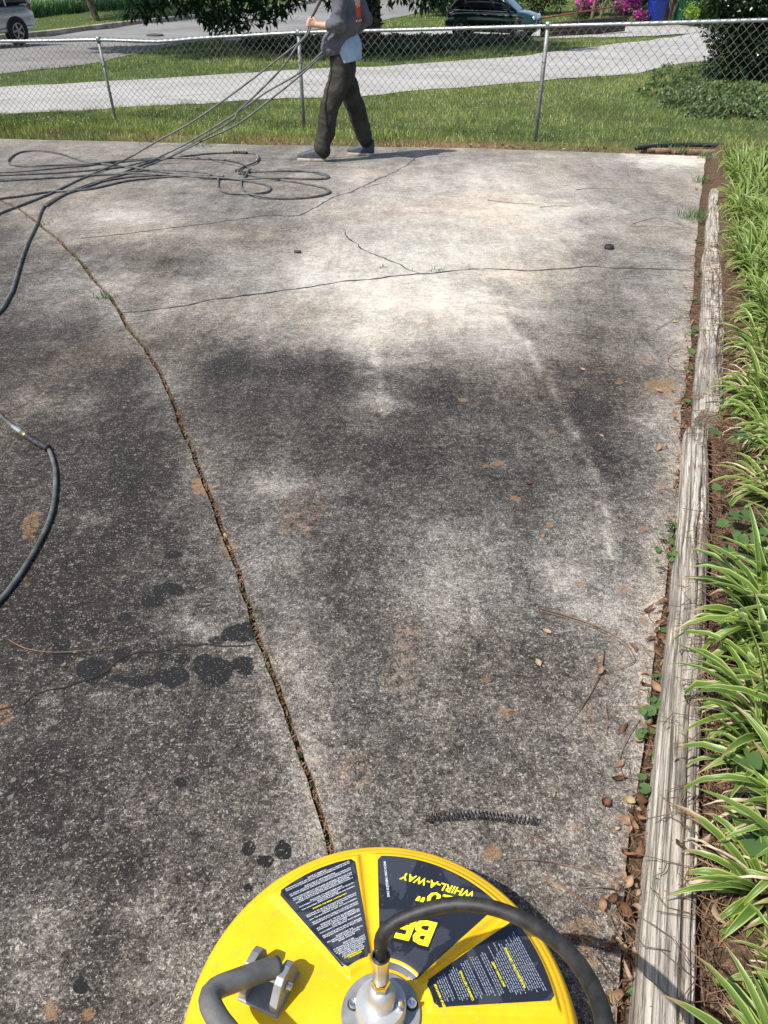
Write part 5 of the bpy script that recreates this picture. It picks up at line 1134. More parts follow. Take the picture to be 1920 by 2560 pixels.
# ------------------------------------------------------------ cars
def car(name, loc, rz, L, W, H, col, wb, wr, kind, label):
    root = empty(name, loc, (0, 0, rz)); hw = W/2
    if kind == 'hatch':
        st = [(-.5, .30, .62, .80), (-.485, .24, .78, .90), (-.42, .18, .88, .97), (-.25, .16, .92, 1), (0, .16, .93, 1), (.2, .16, .92, 1), (.27, .16, .92, .99), (.36, .17, .88, .96), (.44, .20, .80, .90), (.485, .24, .68, .80), (.5, .30, .50, .70)]
        cab = [(-.47, .90, .92, .80), (-.42, .90, 1.22, .80), (-.36, .90, 1.36, .78), (-.15, .91, 1.41, .78), (.05, .91, 1.38, .78), (.13, .91, 1.30, .79), (.27, .90, .93, .84)]
    else:
        st = [(-.5, .42, .78, .88), (-.49, .36, .98, .95), (-.44, .34, 1.08, 1), (-.2, .34, 1.10, 1), (.1, .34, 1.10, 1), (.2, .34, 1.10, 1), (.34, .36, 1.06, .98), (.45, .38, 1.0, .93), (.49, .42, .85, .85), (.5, .45, .7, .8)]
        cab = [(-.49, 1.05, 1.10, .86), (-.47, 1.06, 1.45, .86), (-.44, 1.06, 1.66, .82), (-.2, 1.07, 1.74, .80), (.05, 1.07, 1.70, .80), (.10, 1.07, 1.62, .81), (.23, 1.06, 1.10, .88)]
    hs = H/(1.41 if kind == 'hatch' else 1.74)
    def loft(S_, m, top_round=.14, parent=root, nm='body', inset=0, cut=False):
        V = []; n = 20
        xs = []; S2 = []
        for a, b in zip(S_, S_[1:]):
            for k in range(6):
                f = k/6; S2.append(tuple(a[q]+(b[q]-a[q])*f for q in range(4)))
        S2.append(S_[-1])
        for x, zb, zt, wf in S2:
            zb *= hs; zt *= hs; w_ = hw*wf; h = (zt-zb)/2; zc = (zt+zb)/2
            for k in range(n):
                q = 2*math.pi*k/n+math.pi/n; e = .42; cx = math.copysign(abs(math.cos(q))**e, math.cos(q)); sz = math.copysign(abs(math.sin(q))**e, math.sin(q))
                yy = w_*cx; zz = zc+h*sz
                V.append((x*L, yy, zz))
        m_ = len(S2); Fs = [(i*n+k, i*n+(k+1) % n, (i+1)*n+(k+1) % n, (i+1)*n+k) for i in range(m_-1) for k in range(n)]+[tuple(range(n-1, -1, -1)), tuple((m_-1)*n+k for k in range(n))]
        mb = MB(); mb.add(V, Fs); return mb.build(nm, m, parent, auto=50)
    body = loft(st, col)
    cabin = loft(cab, M['glass'], nm='window_glass')
    # roof skin and pillars
    roof = [c for c in cab if c[2] > (1.3 if kind == 'hatch' else 1.55)]
    rf = [(x, z2-.055/hs, z2+.012, w_*.99) for x, z1, z2, w_ in roof]; loft(rf, col, nm='roof')
    def cabw(x):
        return np.interp(x, [c[0] for c in cab], [c[3] for c in cab])*hw, np.interp(x, [c[0] for c in cab], [c[2] for c in cab])*hs, np.interp(x, [c[0] for c in cab], [c[1] for c in cab])*hs
    pil = [-.30, -.02] if kind == 'hatch' else [-.27, -.02]
    for x in pil:
        for s in (-1, 1):
            w_, zt, zb = cabw(x); mb = MB(); mb.box((x*L, s*(w_+.002), (zt+zb)/2), (.07, .02, zt-zb-.02), bev=.004); mb.build('pillar', M['trim'] if kind == 'hatch' else col, root)
    for s in (-1, 1):
        a = cab[-1]; b = cab[-3]; mb = MB(); mb.tube([(a[0]*L, s*a[3]*hw*.97, a[2]*hs), (b[0]*L, s*b[3]*hw*.99, b[2]*hs+.0)], .035, 8); mb.build('pillar', col, root)
        a = cab[0]; b = cab[2]; mb = MB(); mb.tube([(a[0]*L+.03, s*a[3]*hw*.99, a[2]*hs), (b[0]*L, s*b[3]*hw*.99, b[2]*hs-.03)], .07 if kind != 'hatch' else .05, 8); mb.build('pillar', col, root)
    zb_ = (.91 if kind == 'hatch' else 1.08)*hs
    for s in (-1, 1):
        mb = MB(); mb.box((-.08*L, s*hw*.985, zb_+.005), (.66*L, .03, .018), bev=.004); mb.build('belt_trim', M['steel'] if kind == 'hatch' else M['trim'], root)
        mb = MB(); mb.box((0, s*hw*.985, .26*hs if kind == 'hatch' else .42*hs), (L*.9, .05, .10), bev=.01); mb.build('sill', M['trim'] if kind == 'hatch' else col, root)
        for x in ((-.06, .10) if kind == 'hatch' else (-.1, .12)):
            mb = MB(); mb.tube([(x*L-.08, s*(hw+.012), zb_-.12), (x*L+.08, s*(hw+.012), zb_-.12)], .014, 8); mb.build('door_handle', M['steel'], root)
        mb = MB(); mb.box((.20*L, s*(hw+.07), zb_+.05), (.10, .16, .12), bev=.03); mb.build('door_mirror', M['trim'] if kind == 'hatch' else col, root)
        mb = MB(); mb.lathe([(0, .03), (.07, .025), (.105, .0), (.10, -.04)], 20, c=(.462*L, s*hw*.70, .70*hs), M=Matrix.Rotation(math.radians(65), 3, 'Y') @ Matrix.Rotation(0, 3, 'Z')); mb.build('headlight', M['clearlamp'], root)
        mb = MB(); mb.box((-.478*L, s*hw*.88, .78*hs if kind == 'hatch' else .98*hs), (.10, .10, .20), bev=.02); mb.build('tail_light', M['redlamp'], root)
        mb = MB(); mb.box((.30*L, s*(hw*.995), .70*hs), (.11, .02, .05), bev=.006); mb.build('side_marker', M['amber'], root)
    mb = MB(); mb.box((.492*L, 0, .55*hs), (.05, W*.5, .16), bev=.02)
    mb.build('grille', M['trim'], root)
    for z_ in (.58, .53): 
        mb = MB(); mb.tube([(.505*L, -W*.22, z_*hs), (.505*L, W*.22, z_*hs)], .010, 6); mb.build('grille_bar', M['steel'], root)
    mb = MB(); mb.box((-.50*L, 0, (.45 if kind == 'hatch' else .60)*hs), (.10, W*.92, .20), bev=.04); mb.build('bumper', M['trim'] if kind == 'hatch' else M['carsilver'], root)
    for x in (-wb/2-.0*L, wb/2):
        for s in (-1, 1):
            y = s*(hw-.06); Mx = Matrix.Rotation(math.pi/2, 3, 'X')
            mb = MB(); mb.lathe([(wr+.05, -.10), (wr+.05, .085), (wr+.03, .088), (0, .088)], 28, c=(x, y, wr), M=Mx if s < 0 else Matrix.Rotation(-math.pi/2, 3, 'X')); mb.build('wheel_arch', M['trim'], root)
            mb = MB(); mb.lathe([(wr*.62, -.10), (wr*.93, -.10), (wr, -.07), (wr, .08), (wr*.94, .105), (wr*.62, .11)], 32, c=(x, y, wr), M=Mx if s < 0 else Matrix.Rotation(-math.pi/2, 3, 'X'))
            w_ = mb.build('wheel', M['tyre'], root, auto=40)
            mb = MB(); Mr = Mx if s < 0 else Matrix.Rotation(-math.pi/2, 3, 'X'); mb.lathe([(wr*.64, .10), (wr*.62, .115), (wr*.56, .112), (wr*.55, .05), (0, .05)], 32, c=(x, y, wr), M=Mr)
            for k in range(5):
                q = k*2*math.pi/5; Rk = Mr @ Matrix.Rotation(q, 3, 'Z'); mb.box(Vector((x, y, wr))+Rk @ Vector((wr*.32, 0, .10)), (wr*.58, wr*.17, .03), 0, Rk, .004)
            mb.lathe([(wr*.14, .09), (wr*.13, .12), (0, .125)], 16, c=(x, y, wr), M=Mr)
            mb.build('rim', M['rim'], w_, auto=40)
    tag(root, label, 'car'); return root
gc = G(1236, 96); gc = Vector((gc.x+.05, gc.y+.7, float(zg(gc.y+.7))+.045))
car('parked_car', gc, math.radians(-20), 3.70, 1.66, 1.42, M['cargreen'], 2.42, .30, 'hatch', 'small dark green hatchback parked beyond the fence rail')
sv = G(-70, 120); car('parked_car', Vector((sv.x, sv.y, float(zg(sv.y))+.04)), math.radians(62+180), 4.5, 1.75, 1.76, M['carsilver'], 2.65, .38, 'suv', 'pale silver off-road wagon at the kerb, cut off by the left edge')
s3 = G(1690, 48); car('parked_car', Vector((s3.x+.6, s3.y+3.0, -3.08)), math.radians(170), 4.4, 1.8, 1.52, M['carsilver'], 2.65, .33, 'hatch', 'silver car half hidden behind the wheelie bins and crepe myrtle')
# ------------------------------------------------------------ bins, wall, shrubs behind
def bin_(px, mat, label, wpx):
    b = G(px, 62); root = empty('wheelie_bin', b, (0, 0, .3)); sx = .62; 
    mb = MB(); V = []
    for z, k in ((.05, .78), (.5, .88), (.98, 1)): V += [(-sx/2*k, -.36*k, z), (sx/2*k, -.36*k, z), (sx/2*k, .36*k, z), (-sx/2*k, .36*k, z)]
    mb.add(V, [(3, 2, 1, 0)]+[(i*4+k, i*4+(k+1) % 4, i*4+4+(k+1) % 4, i*4+4+k) for i in range(2) for k in range(4)]+[(8, 9, 10, 11)]); mb.build('bin_body', mat, root, smooth=False)
    mb = MB(); mb.box((0, 0, 1.02), (sx*1.06, .80, .06), bev=.02); mb.box((0, .40, 1.04), (sx*.8, .05, .05), bev=.01); mb.build('bin_lid', mat, root)
    for s in (-1, 1): mb = MB(); mb.lathe([(.11, -.03), (.12, 0), (.11, .03)], 16, c=(s*.27, .34, .11), M=Matrix.Rotation(math.pi/2, 3, 'Y')); mb.build('bin_wheel', M['tyre'], root)
    tag(root, label, 'wheelie bin', 'wheelie bins'); return root
bin_(1634, M['binblue'], 'blue wheelie bin beside the crepe myrtle stems', 32); bin_(1702, M['bingreen'], 'green wheelie bin with a pale lid edge, left of the two', 40); bin_(1748, M['bingreen'], 'green wheelie bin partly behind the lime coloured shrub', 40)
wa, wb_ = G(1352, 94), G(1558, 82); wl_ = empty('retaining_wall', wa); tag(wl_, 'low dark timber retaining wall with a rusty red rail along its top', 'wall')
dv = (wb_-wa); up1 = .62; nb = 4
for k in range(nb):
    mb = MB(); c = (wa+wb_)/2+Vector((0, 0, .07+k*.14)); ang = math.atan2(dv.y, dv.x); mb.box(c, (dv.length, .16-.004*k, .132), 0, Matrix.Rotation(ang, 3, 'Z'), .01); ch(mb.build('timber_course', M['darkwood']), wl_)
mb = MB(); mb.tube([wa+Vector((-.3, 0, up1+.02)), wb_+Vector((.1, 0, up1+.42))], .032, 8); ch(mb.build('rail', M['rust']), wl_)
def shrub(name, px, py, lump, n, size, mat, label, cat, group=None, seed=0, flowers=None, stems=3, dy=0, aspect=.5):
    b = G(px, py); b = Vector((b.x, b.y+dy, float(zg(b.y+dy)))); root = empty(name, b); tag(root, label, cat, group)
    ch(leaf_cloud('foliage', [(b+Vector(c), r_) for c, r_ in lump], n, size, mat, seed=seed, aspect=aspect), root)
    mb = MB(); rr = random.Random(seed)
    for k in range(stems): 
        c = Vector(lump[k % len(lump)][0]); limb(mb, [b+Vector((rr.uniform(-.1, .1), 0, -.1)), b+c*.5+Vector((rr.uniform(-.1, .1), 0, 0)), b+c], .035, .012, 6)
    ch(mb.build('stem', M['bark']), root)
    if flowers: ch(leaf_cloud('blossom', [(b+Vector(c), r_) for c, r_ in flowers[0]], flowers[1], flowers[2], M['azalea'], seed=seed+1, aspect=1.0), root)
    return root
def L_(n, sx, sy, sz, zc, r0, r1, seed): return [(tuple(c), r_) for c, r_ in lumps((0, 0, zc), (sx, sy, sz), n, r0, r1, seed)]
f1 = L_(10, .55, .3, .55, .75, .14, .24, 1); shrub('azalea_bush', 1455, 58, L_(14, .7, .4, .6, .7, .2, .35, 2), 1500, .09, M['hedge'], 'pink flowering azalea nearer the green car', 'azalea', 'azaleas behind the fence', 5, (f1, 900, .10))
f1 = L_(14, .62, .4, .75, 1.05, .16, .27, 3); shrub('azalea_bush', 1562, 56, L_(16, .75, .4, .8, .9, .2, .4, 4), 1500, .09, M['hedge'], 'tallest magenta azalea, left of the blue bin', 'azalea', 'azaleas behind the fence', 6, (f1, 1500, .10))
f1 = L_(7, .35, .25, .28, .35, .12, .2, 5); shrub('azalea_bush', 1603, 62, L_(8, .4, .3, .3, .35, .15, .25, 6), 500, .09, M['hedge'], 'small low pink azalea against the blue bin', 'azalea', 'azaleas behind the fence', 7, (f1, 450, .10))
shrub('lime_shrub', 1735, 66, L_(16, .8, .4, .45, .55, .2, .35, 8), 1600, .10, M['lime'], 'loose lime green shrub in front of the green bins', 'shrub', None, 8)
shrub('lime_shrub', 1080, 45, L_(8, .5, .4, .4, .7, .2, .3, 9), 700, .10, M['lime'], 'yellow green shrub behind the tail of the green car', 'shrub', None, 9, dy=3)
mx = empty('crepe_myrtle', G(1668, 62)); tag(mx, 'crepe myrtle with a fan of bare brown stems behind the fence', 'tree'); b = mx.location
for k, (dx, tx) in enumerate([(-.45, -.75), (-.30, -.45), (-.12, -.22), (.0, -.02), (.10, .25), (.18, .55), (.28, .85)]):
    mb = MB(); limb(mb, [b+Vector((dx*.5, 0, -.1)), b+Vector((dx*.8, .1*k % .3, .7)), b+Vector((tx*.8, 0, 1.8)), b+Vector((tx*1.5, 0, 4.2))], .085, .04, 8); ch(mb.build('stem', M['bark']), mx)
ch(leaf_cloud('crown', lumps(b+Vector((0, 0, 5)), (2, 2, 1.2), 30, .5, .9, 3), 5000, .12, M['hedge'], seed=4), mx)
for i, (px, py, tx) in enumerate([(1476, 62, 8), (1496, 60, 32)]):
    b = G(px, py+4); t = empty('young_tree', b); tag(t, ['slim dark tree trunk in front of the azaleas, the straighter left one', 'slim dark tree trunk leaning right in front of the azaleas'][i], 'tree', 'slim trunks by the azaleas'); 
    mb = MB(); limb(mb, [b-Vector((0, 0, .1)), b+Vector((tx*.006, 0, .9)), b+Vector((tx*.03, 0, 2.2)), b+Vector((tx*.07, 0, 5))], .085, .06, 8); ch(mb.build('trunk', M['bark']), t)
    ch(leaf_cloud('crown', lumps(b+Vector((tx*.07, 0, 6)), (1.6, 1.6, 1.0), 20, .5, .8, i), 2600, .12, M['hedge'], seed=40+i), t)
# background masses of evergreen shrubs
for i, (px, wd_, ht, c_, lb) in enumerate([(1190, 1.6, 2.2, 'hedge', 'dark evergreen shrub rising behind the roof of the green car'), (1290, 1.7, 2.4, 'hedge', 'dark evergreen shrub behind the bonnet of the green car'), (1378, 1.7, 2.2, 'hedge', 'brownish shrub between the green car and the azaleas'), (1500, 1.8, 2.6, 'hedge', 'olive green shrub behind the azaleas'), (1600, 1.6, 2.8, 'hedge', 'dark shrub behind the blue bin'), (1820, 2.5, 3.2, 'shrub', 'dark shrub behind the silver car'), (1120, 1.0, 1.6, 'shrub', 'small tree with pale trunk behind the tail of the green car')]):
    b = G(px, 52); n_ = 26; shrub('evergreen_shrub', px, 52, L_(n_, wd_, .8, ht*.5, ht*.5, .35, .6, 60+i), 4200, .12, M[c_], lb, 'shrub', 'evergreen shrubs beyond the drive', 60+i, dy=2.6+(i % 3)*.4)
# house-side trees and border across the street (left)
def tree(px, py, h, r_, lean, label, seed, crownz, cr, group='trees on the far lawn'):
    b = G(px, py); t = empty('lawn_tree', b); tag(t, label, 'tree', group); mb = MB()
    limb(mb, [b-Vector((0, 0, .2)), b+Vector((lean*.35, 0, h*.25)), b+Vector((lean*.8, 0, h*.55)), b+Vector((lean, 0, h))], r_, r_*.5, 10); ch(mb.build('trunk', M['bark']), t)
    ch(leaf_cloud('crown', lumps(b+Vector((lean, 0, crownz)), (cr, cr, cr*.5), 46, .7, 1.2, seed), 9000, .22, M['hedge'], seed=seed), t)
tree(245, 50, 5, .17, -1.1, 'leaning slender trunk on the lawn just beyond the kerb', 31, 6.5, 3.2)
tree(152, 26, 5, .38, .1, 'stout trunk rising out of the iris border', 32, 7, 3.5)
def border(name, px0, px1, py0, py1, dep, h, n, seed, label):
    rr = random.Random(seed); mb = MB(); 
    for k in range(n):
        f = rr.random(); b = G(px0+(px1-px0)*f, py0+(py1-py0)*f); y = b.y+rr.random()*dep; x = b.x*(y/b.y); z = float(zg(y)); a = rr.random()*6.28; hh = h*rr.uniform(.5, 1.2); w_ = .022
        q = Vector((x, y, z)); d = Vector((math.cos(a)*.35, math.sin(a)*.35, 0))*hh; s = Vector((-math.sin(a), math.cos(a), 0))*w_
        mb.add([q-s, q+s, q+d*.4+Vector((0, 0, hh*.7))+s*.8, q+d*.4+Vector((0, 0, hh*.7))-s*.8, q+d+Vector((0, 0, hh*.95))], [(0, 1, 2, 3), (3, 2, 4)])
    o = mb.build(name, M['iris'], smooth=False); at = o.data.attributes.new('tint', 'FLOAT', 'POINT'); at.data.foreach_set('value', [rr.random()*.6 for _ in o.data.vertices]); tag(o, label, 'border plants', kind='stuff')
border('iris_border', 36, 190, 50, 32, 3.2, .75, 5200, 5, 'dense strap leaved border plants edging the far lawn by the silver wagon')
border('iris_border', 190, 420, 30, 18, 1.6, .5, 3800, 6, 'low strap leaved border running right behind the leaning trunk')
shrub('evergreen_shrub', 55, 24, L_(22, 1.8, .8, .8, .9, .35, .6, 71), 3600, .12, M['hedge'], 'rounded green shrub behind the border near the silver wagon', 'shrub', 'shrubs on the far lawn', 71, dy=5)
shrub('evergreen_shrub', 110, 20, L_(22, 1.8, .8, .9, 1.0, .35, .6, 72), 3600, .12, M['shrub'], 'dark shrub under the stout trunk across the street', 'shrub', 'shrubs on the far lawn', 72, dy=6)
hb = G(60, 6); hs_ = empty('brick_house', Vector((hb.x, hb.y+12, -3.08))); tag(hs_, 'dark brick house in shade behind the far lawn shrubs', 'house')
mb = MB(); mb.box((0, 2, 1.6), (16, 4, 3.2)); mb.build('wall', M['brick'], hs_, smooth=False)
mb = MB(); V = [(-8.6, -.6, 3.2), (8.6, -.6, 3.2), (8.6, 4.6, 3.2), (-8.6, 4.6, 3.2), (-8.6, 2, 5), (8.6, 2, 5)]; mb.add(V, [(0, 1, 5, 4), (2, 3, 4, 5), (0, 4, 3), (1, 2, 5), (3, 2, 1, 0)]); mb.build('roof', M['darkwood'], hs_, smooth=False)
for x in (-5, -1.5, 2, 5.2):
    mb = MB(); mb.box((x, -.03, 1.5), (1.3, .08, 1.5), bev=.02); wf_ = mb.build('window', paint('white_frame', (.7, .7, .68), .5), hs_); mb = MB(); mb.box((x, -.08, 1.5), (1.1, .03, 1.3)); mb.build('pane', M['glass'], wf_)
# manhole cover
mc = G(387, 87, .036); mb = MB(); mb.lathe([(.36, 0), (.36, .012), (.33, .016), (.30, .010), (0, .012)], 40, c=mc); o = mb.build('manhole_cover', mottled('cast_iron', (.06, .06, .06), (.11, .11, .105), 20, .7, .4), auto=30); tag(o, 'round iron manhole cover in the street surface', 'manhole cover')

# big camellia at the right, with ivy spilling down to the lawn
cb = G(1900, 205); cm = empty('camellia_bush', cb); tag(cm, 'large dark glossy evergreen bush behind the right end of the fence', 'bush')
lm = []
for px_, py_, r_ in [(1800, 20, .38), (1850, 30, .5), (1910, 20, .6), (1790, 55, .30), (1830, 85, .42), (1900, 90, .6), (1975, 60, .8), (1815, 125, .28), (1860, 150, .45), (1930, 160, .6), (1880, 200, .35), (1950, 215, .5), (1840, 190, .3), (1900, 235, .3), (1960, 250, .4), (1870, 110, .5), (1930, 60, .6), (1800, 160, .35), (1810, 205, .3), (1840, 225, .3), (1900, 200, .45), (1780, 185, .2), (1800, -30, .5), (1880, -40, .8), (2050, 120, .9), (2050, 0, 1.0), (1960, -80, 1.0), (1775, 95, .14), (1782, 110, .12)]:
    lm.append((A(px_, py_, cb.y+.25), r_, r_**2.2))
ch(leaf_cloud('foliage', lm, 42000, .085, M['shrub'], seed=21, aspect=.55), cm)
mb = MB()
for k in range(9): a = k*.7; limb(mb, [cb+Vector((.2*math.cos(a), .5+.2*math.sin(a), -.1)), cb+Vector((.4*math.cos(a), .6+.4*math.sin(a), 1.0)), cb+Vector((.9*math.cos(a), .7+.6*math.sin(a), 2.0))], .035, .015, 7)
ch(mb.build('stem', M['darkwood']), cm)
iv = []
for px_, py_, r_ in [(1700, 200, .16), (1660, 215, .12), (1730, 190, .2), (1770, 180, .26), (1740, 225, .2), (1700, 240, .18), (1650, 240, .14), (1800, 255, .2), (1760, 255, .22), (1720, 265, .18), (1800, 260, .22), (1850, 240, .25), (1880, 265, .22), (1680, 260, .14), (1840, 285, .2), (1900, 290, .2), (1780, 290, .16), (1640, 215, .1), (1770, 235, .22)]:
    p_ = G(px_, py_)
    for q_ in range(8):
        rj = random.Random(px_*7+py_*3+q_); g2 = p_+Vector((rj.gauss(0, r_*1.3), rj.gauss(0, r_*1.8), 0)); rr_ = r_*rj.uniform(.35, .9); iv.append((Vector((g2.x, g2.y-.05, float(zg(g2.y))+rr_*.4)), (rr_*1.3, rr_*1.3, rr_*.9), rr_**1.4))
o = leaf_cloud('ivy_mound', iv, 20000, .055, M['ivy'], seed=22, aspect=.75, bright=.1); tag(o, 'sunlit ivy spilling from the dark bush down onto the lawn', 'ivy', kind='stuff')

# ------------------------------------------------------------ black pipe and brick edging behind the slab
pp = [P(x, y, .03) for x, y in [(1590, 371), (1640, 365), (1720, 362), (1800, 364), (1920, 366), (2080, 369)]]
mb = MB(); mb.tube(spline(pp, .05), .024, 12); o = mb.build('drain_pipe', M['hoseblk']); tag(o, 'black corrugated drain pipe lying behind the right corner of the driveway', 'pipe')
rnd = random.Random(31)
for i in range(10):
    x_, y_ = 1618+i*40, 376+i*1.2; c = P(x_, y_, -.01); o_ = MB(); o_.box(c, (.19, .09, .05), 0, Matrix.Rotation(-.02, 3, 'Z'), .006); o = o_.build('edging_brick', M['brick']); tag(o, 'worn red brick set in the edging row behind the driveway corner', 'brick', 'edging bricks')
for i in range(7):
    x_, y_ = 1800+i*42, 391+i*1.2; c = P(x_, y_, -.012); o_ = MB(); o_.box(c, (.19, .09, .05), 0, Matrix.Rotation(-.02, 3, 'Z'), .006); o = o_.build('edging_brick', M['brick']); tag(o, 'worn red brick in the nearer edging row beside the lilyturf', 'brick', 'edging bricks')

# ------------------------------------------------------------ dry leaves, needles, twigs, weeds
def dry_leaf_mesh(seed, L=.034, W=.018):
    r = random.Random(seed); mb = MB(); n, m_ = 8, 5; V = []; curl = r.uniform(.6, 2.2); bend = r.uniform(-1.2, 1.5)
    for i in range(n+1):
        f = i/n; w_ = W*.5*math.sin(math.pi*min(1, f*1.02+.01))**.75*(1-.15*f); x = (f-.5)*L
        for j in range(m_):
            g = (j/(m_-1)-.5)*2; V.append((x, g*w_*math.cos(g*curl*.4), abs(g)**1.5*w_*curl*.45+bend*.012*(f-.5)**2*4*L/.03+r.uniform(-.0006, .0006)+.001))
    mb.add(V, [(i*m_+j, i*m_+j+1, (i+1)*m_+j+1, (i+1)*m_+j) for i in range(n) for j in range(m_-1)])
    s = L*r.uniform(.1, .35); mb.tube([(-L/2, 0, .001), (-L/2-s, r.uniform(-.003, .003), .002)], .0006, 4); o = mb.build('dl', M['dryleaf']); me = o.data; bpy.data.objects.remove(o); return me
DL = [dry_leaf_mesh(i, random.uniform(.022, .042), random.uniform(.012, .022)) for i in range(9)]
def put_leaf(p, s, lb, flat=.25):
    o = bpy.data.objects.new('fallen_leaf', DL[rnd.randrange(9)]); COL.objects.link(o); o.location = p; o.rotation_euler = (rnd.gauss(0, flat), rnd.gauss(0, flat)-.1, rnd.random()*6.28); o.scale = (s,)*3
    if rnd.random() < .25: o.rotation_euler.x += math.pi; o.location.z += .008*s
    tag(o, lb, 'fallen leaf', 'fallen leaves'); return o
# single leaves seen in the photo
for x, y, s, lb in [(1555, 1818, 1.15, 'curled brown leaf on the concrete, highest of the near cluster by the timber'), (1600, 1850, 1.1, 'pinkish brown leaf touching the weeds at the timber edge'), (1540, 1950, 1.1, 'broad pink brown leaf lying flat on the slab near the timber'), (1510, 2012, 1.15, 'orange serrated leaf farthest out on the slab beside the timber'), (1572, 2005, 1, 'curled leaf with a dark hollow next to the orange leaf'), (1548, 1912, .8, 'small twisted tan leaf above the broad pink one'), (1604, 2120, 1, 'pale spoon shaped leaf at the slab edge'), (1563, 2278, 1.4, 'large dusty pink leaf on the slab by the pine needles'), (1367, 1580, .9, 'lone brown curled leaf in the middle of the slab'), (1346, 1657, .8, 'small brown leaf below the lone curled one'), (1612, 1684, 1.0, 'slim yellow leaf standing near the slab edge'), (1324, 1208, .8, 'pale yellow slim leaf in the middle distance'), (1358, 1340, .7, 'small brown leaf out on the dark slab'), (1454, 925, .9, 'tiny dark red leaf far out on the slab'), (1503, 1090, .7, 'pale cream petal on the dark slab'), (1622, 1527, 1.2, 'curled round tan pod at the slab edge'), (1480, 417, 1.2, 'red brown leaf near the far corner of the slab'), (1740, 475, 1.4, 'red brown leaf against the far timber'), (1230, 2525, .8, 'tiny leaf by the hose'), (1385, 1985, .5, 'tiny fragment beside the black coil')]:
    put_leaf(P(x, y, .003), s, lb)
for k in range(30):
    x = rnd.choice([rnd.uniform(.9, 3.4), rnd.uniform(1.2, 2.6), rnd.uniform(-6, 3)]); y = float(YB(x))+abs(rnd.gauss(.12, .12)); put_leaf(Vector((x, y, -S*y+.015)), rnd.uniform(1.2, 2.2), 'tan dead leaf in the straw behind the back edge of the driveway', .6)
cnt = 0
while cnt < 250:
    t = rnd.random(); y = .30+3.2*t**1.7; o_ = rnd.gauss(.008, .018) if rnd.random() < .72 else rnd.uniform(.10, .26)
    if rnd.random() < .12: o_ = -abs(rnd.gauss(.05, .05))
    x = float(XR(y))+o_; h = .004 if o_ < 0 else (.0 if o_ < .05 else .05)
    if .05 < o_ < .115: h = .075
    lb = 'brown dry leaf in the gap between slab and nearest timber' if (h == 0 and y < 2.2) else 'brown dry leaf in the gap beside the middle timber' if h == 0 else 'dry leaf on the mulch behind the timber' if h == .05 else 'dry leaf lying on top of the timber' if h == .075 else 'dry leaf that has blown onto the slab beside the edge'
    put_leaf(SL(x, y, h+rnd.random()*.012), rnd.uniform(.45, 1.05)*(1+.06*y), lb, .5); cnt += 1
for k in range(34):
    y = rnd.uniform(.7, 3.0); put_leaf(SL(float(XJ(y))+rnd.gauss(0, .005), y, -.004), rnd.uniform(.25, .55), 'small tan leaf wedged in the joint between the slabs', .6)
def needle(pts, r_, lb, h=.004, name='pine_needle', cat='pine needle', grp='pine needles and twigs'):
    mb = MB(); p = [P(x, y, h+.004*(i % 2)) for i, (x, y) in enumerate(pts)]; sp_ = spline(p, .012); mb.tube(sp_, [r_*(1-.5*i/len(sp_)) for i in range(len(sp_))], 5); o = mb.build(name, M['needle']); tag(o, lb, cat, grp)
for pts, r_, lb in [([(1350, 1520), (1420, 1540), (1490, 1565), (1555, 1600), (1585, 1640), (1583, 1655), (1550, 1672)], .0019, 'long hooked brown twig curling across the slab'), ([(1352, 1528), (1430, 1548), (1500, 1576), (1560, 1612), (1580, 1650)], .0012, 'thin needle lying along the hooked twig'),
    ([(1510, 1628), (1500, 1680), (1470, 1745), (1430, 1795), (1405, 1820)], .0018, 'straight twig slanting down to the left on the slab'), ([(1280, 2150), (1340, 2150), (1400, 2160), (1480, 2180), (1545, 2215), (1600, 2250)], .0012, 'long pine needle from the tan spot to the timber'), ([(1300, 2075), (1370, 2110), (1450, 2150), (1530, 2190), (1600, 2215)], .0012, 'reddish pine needle crossing above the tan spot'),
    ([(1355, 2190), (1420, 2225), (1500, 2270), (1570, 2290), (1650, 2290), (1690, 2230)], .0013, 'pale bent needle passing under the pink leaf'), ([(1370, 2200), (1440, 2240), (1520, 2285), (1600, 2320)], .0011, 'second pale needle beside the bent one'), ([(1400, 2330), (1450, 2340), (1540, 2370)], .001, 'needle right of the black hose'), ([(1458, 2220), (1500, 2218), (1560, 2230)], .0009, 'short needle above the bent pair'),
    ([(1325, 2240), (1335, 2262), (1333, 2290)], .001, 'small curved bit of straw beside the yellow rim'), ([(20, 1598), (62, 1620), (120, 1630), (190, 1628), (268, 1618)], .0013, 'curved tan pine needle on the dark left slab'), ([(0, 1212), (50, 1216), (95, 1212)], .0012, 'short needle at the left edge inside the hose curve'), ([(1440, 474), (1490, 470), (1560, 473)], .003, 'thin stick near the far end of the slab'),
    ([(1220, 500), (1280, 507), (1335, 510)], .0028, 'faint twig in the bright washed area'), ([(1350, 518), (1390, 514), (1420, 516)], .0025, 'short faint twig right of the bright area'), ([(1640, 825), (1680, 800), (1705, 790)], .0018, 'pair of straws by the middle timber'), ([(1670, 905), (1675, 885), (1700, 872), (1735, 870)], .0016, 'arched straw beside the middle timber'), ([(1670, 910), (1690, 925), (1720, 930)], .0016, 'low straw beside the middle timber'),
    ([(1580, 560), (1640, 545), (1700, 560), (1745, 575)], .0022, 'long thin straw near the far timber'), ([(1575, 565), (1660, 566), (1730, 578)], .002, 'straw below the long one near the far timber'), ([(1515, 1760), (1518, 1800), (1516, 1840)], .0008, 'thread like needle above the curled brown leaf'), ([(1600, 1800), (1570, 1840), (1550, 1900), (1560, 1950)], .0011, 'needle bending round the near leaves')]:
    needle(pts, r_, lb)
rnd = random.Random(55)
mb = MB()
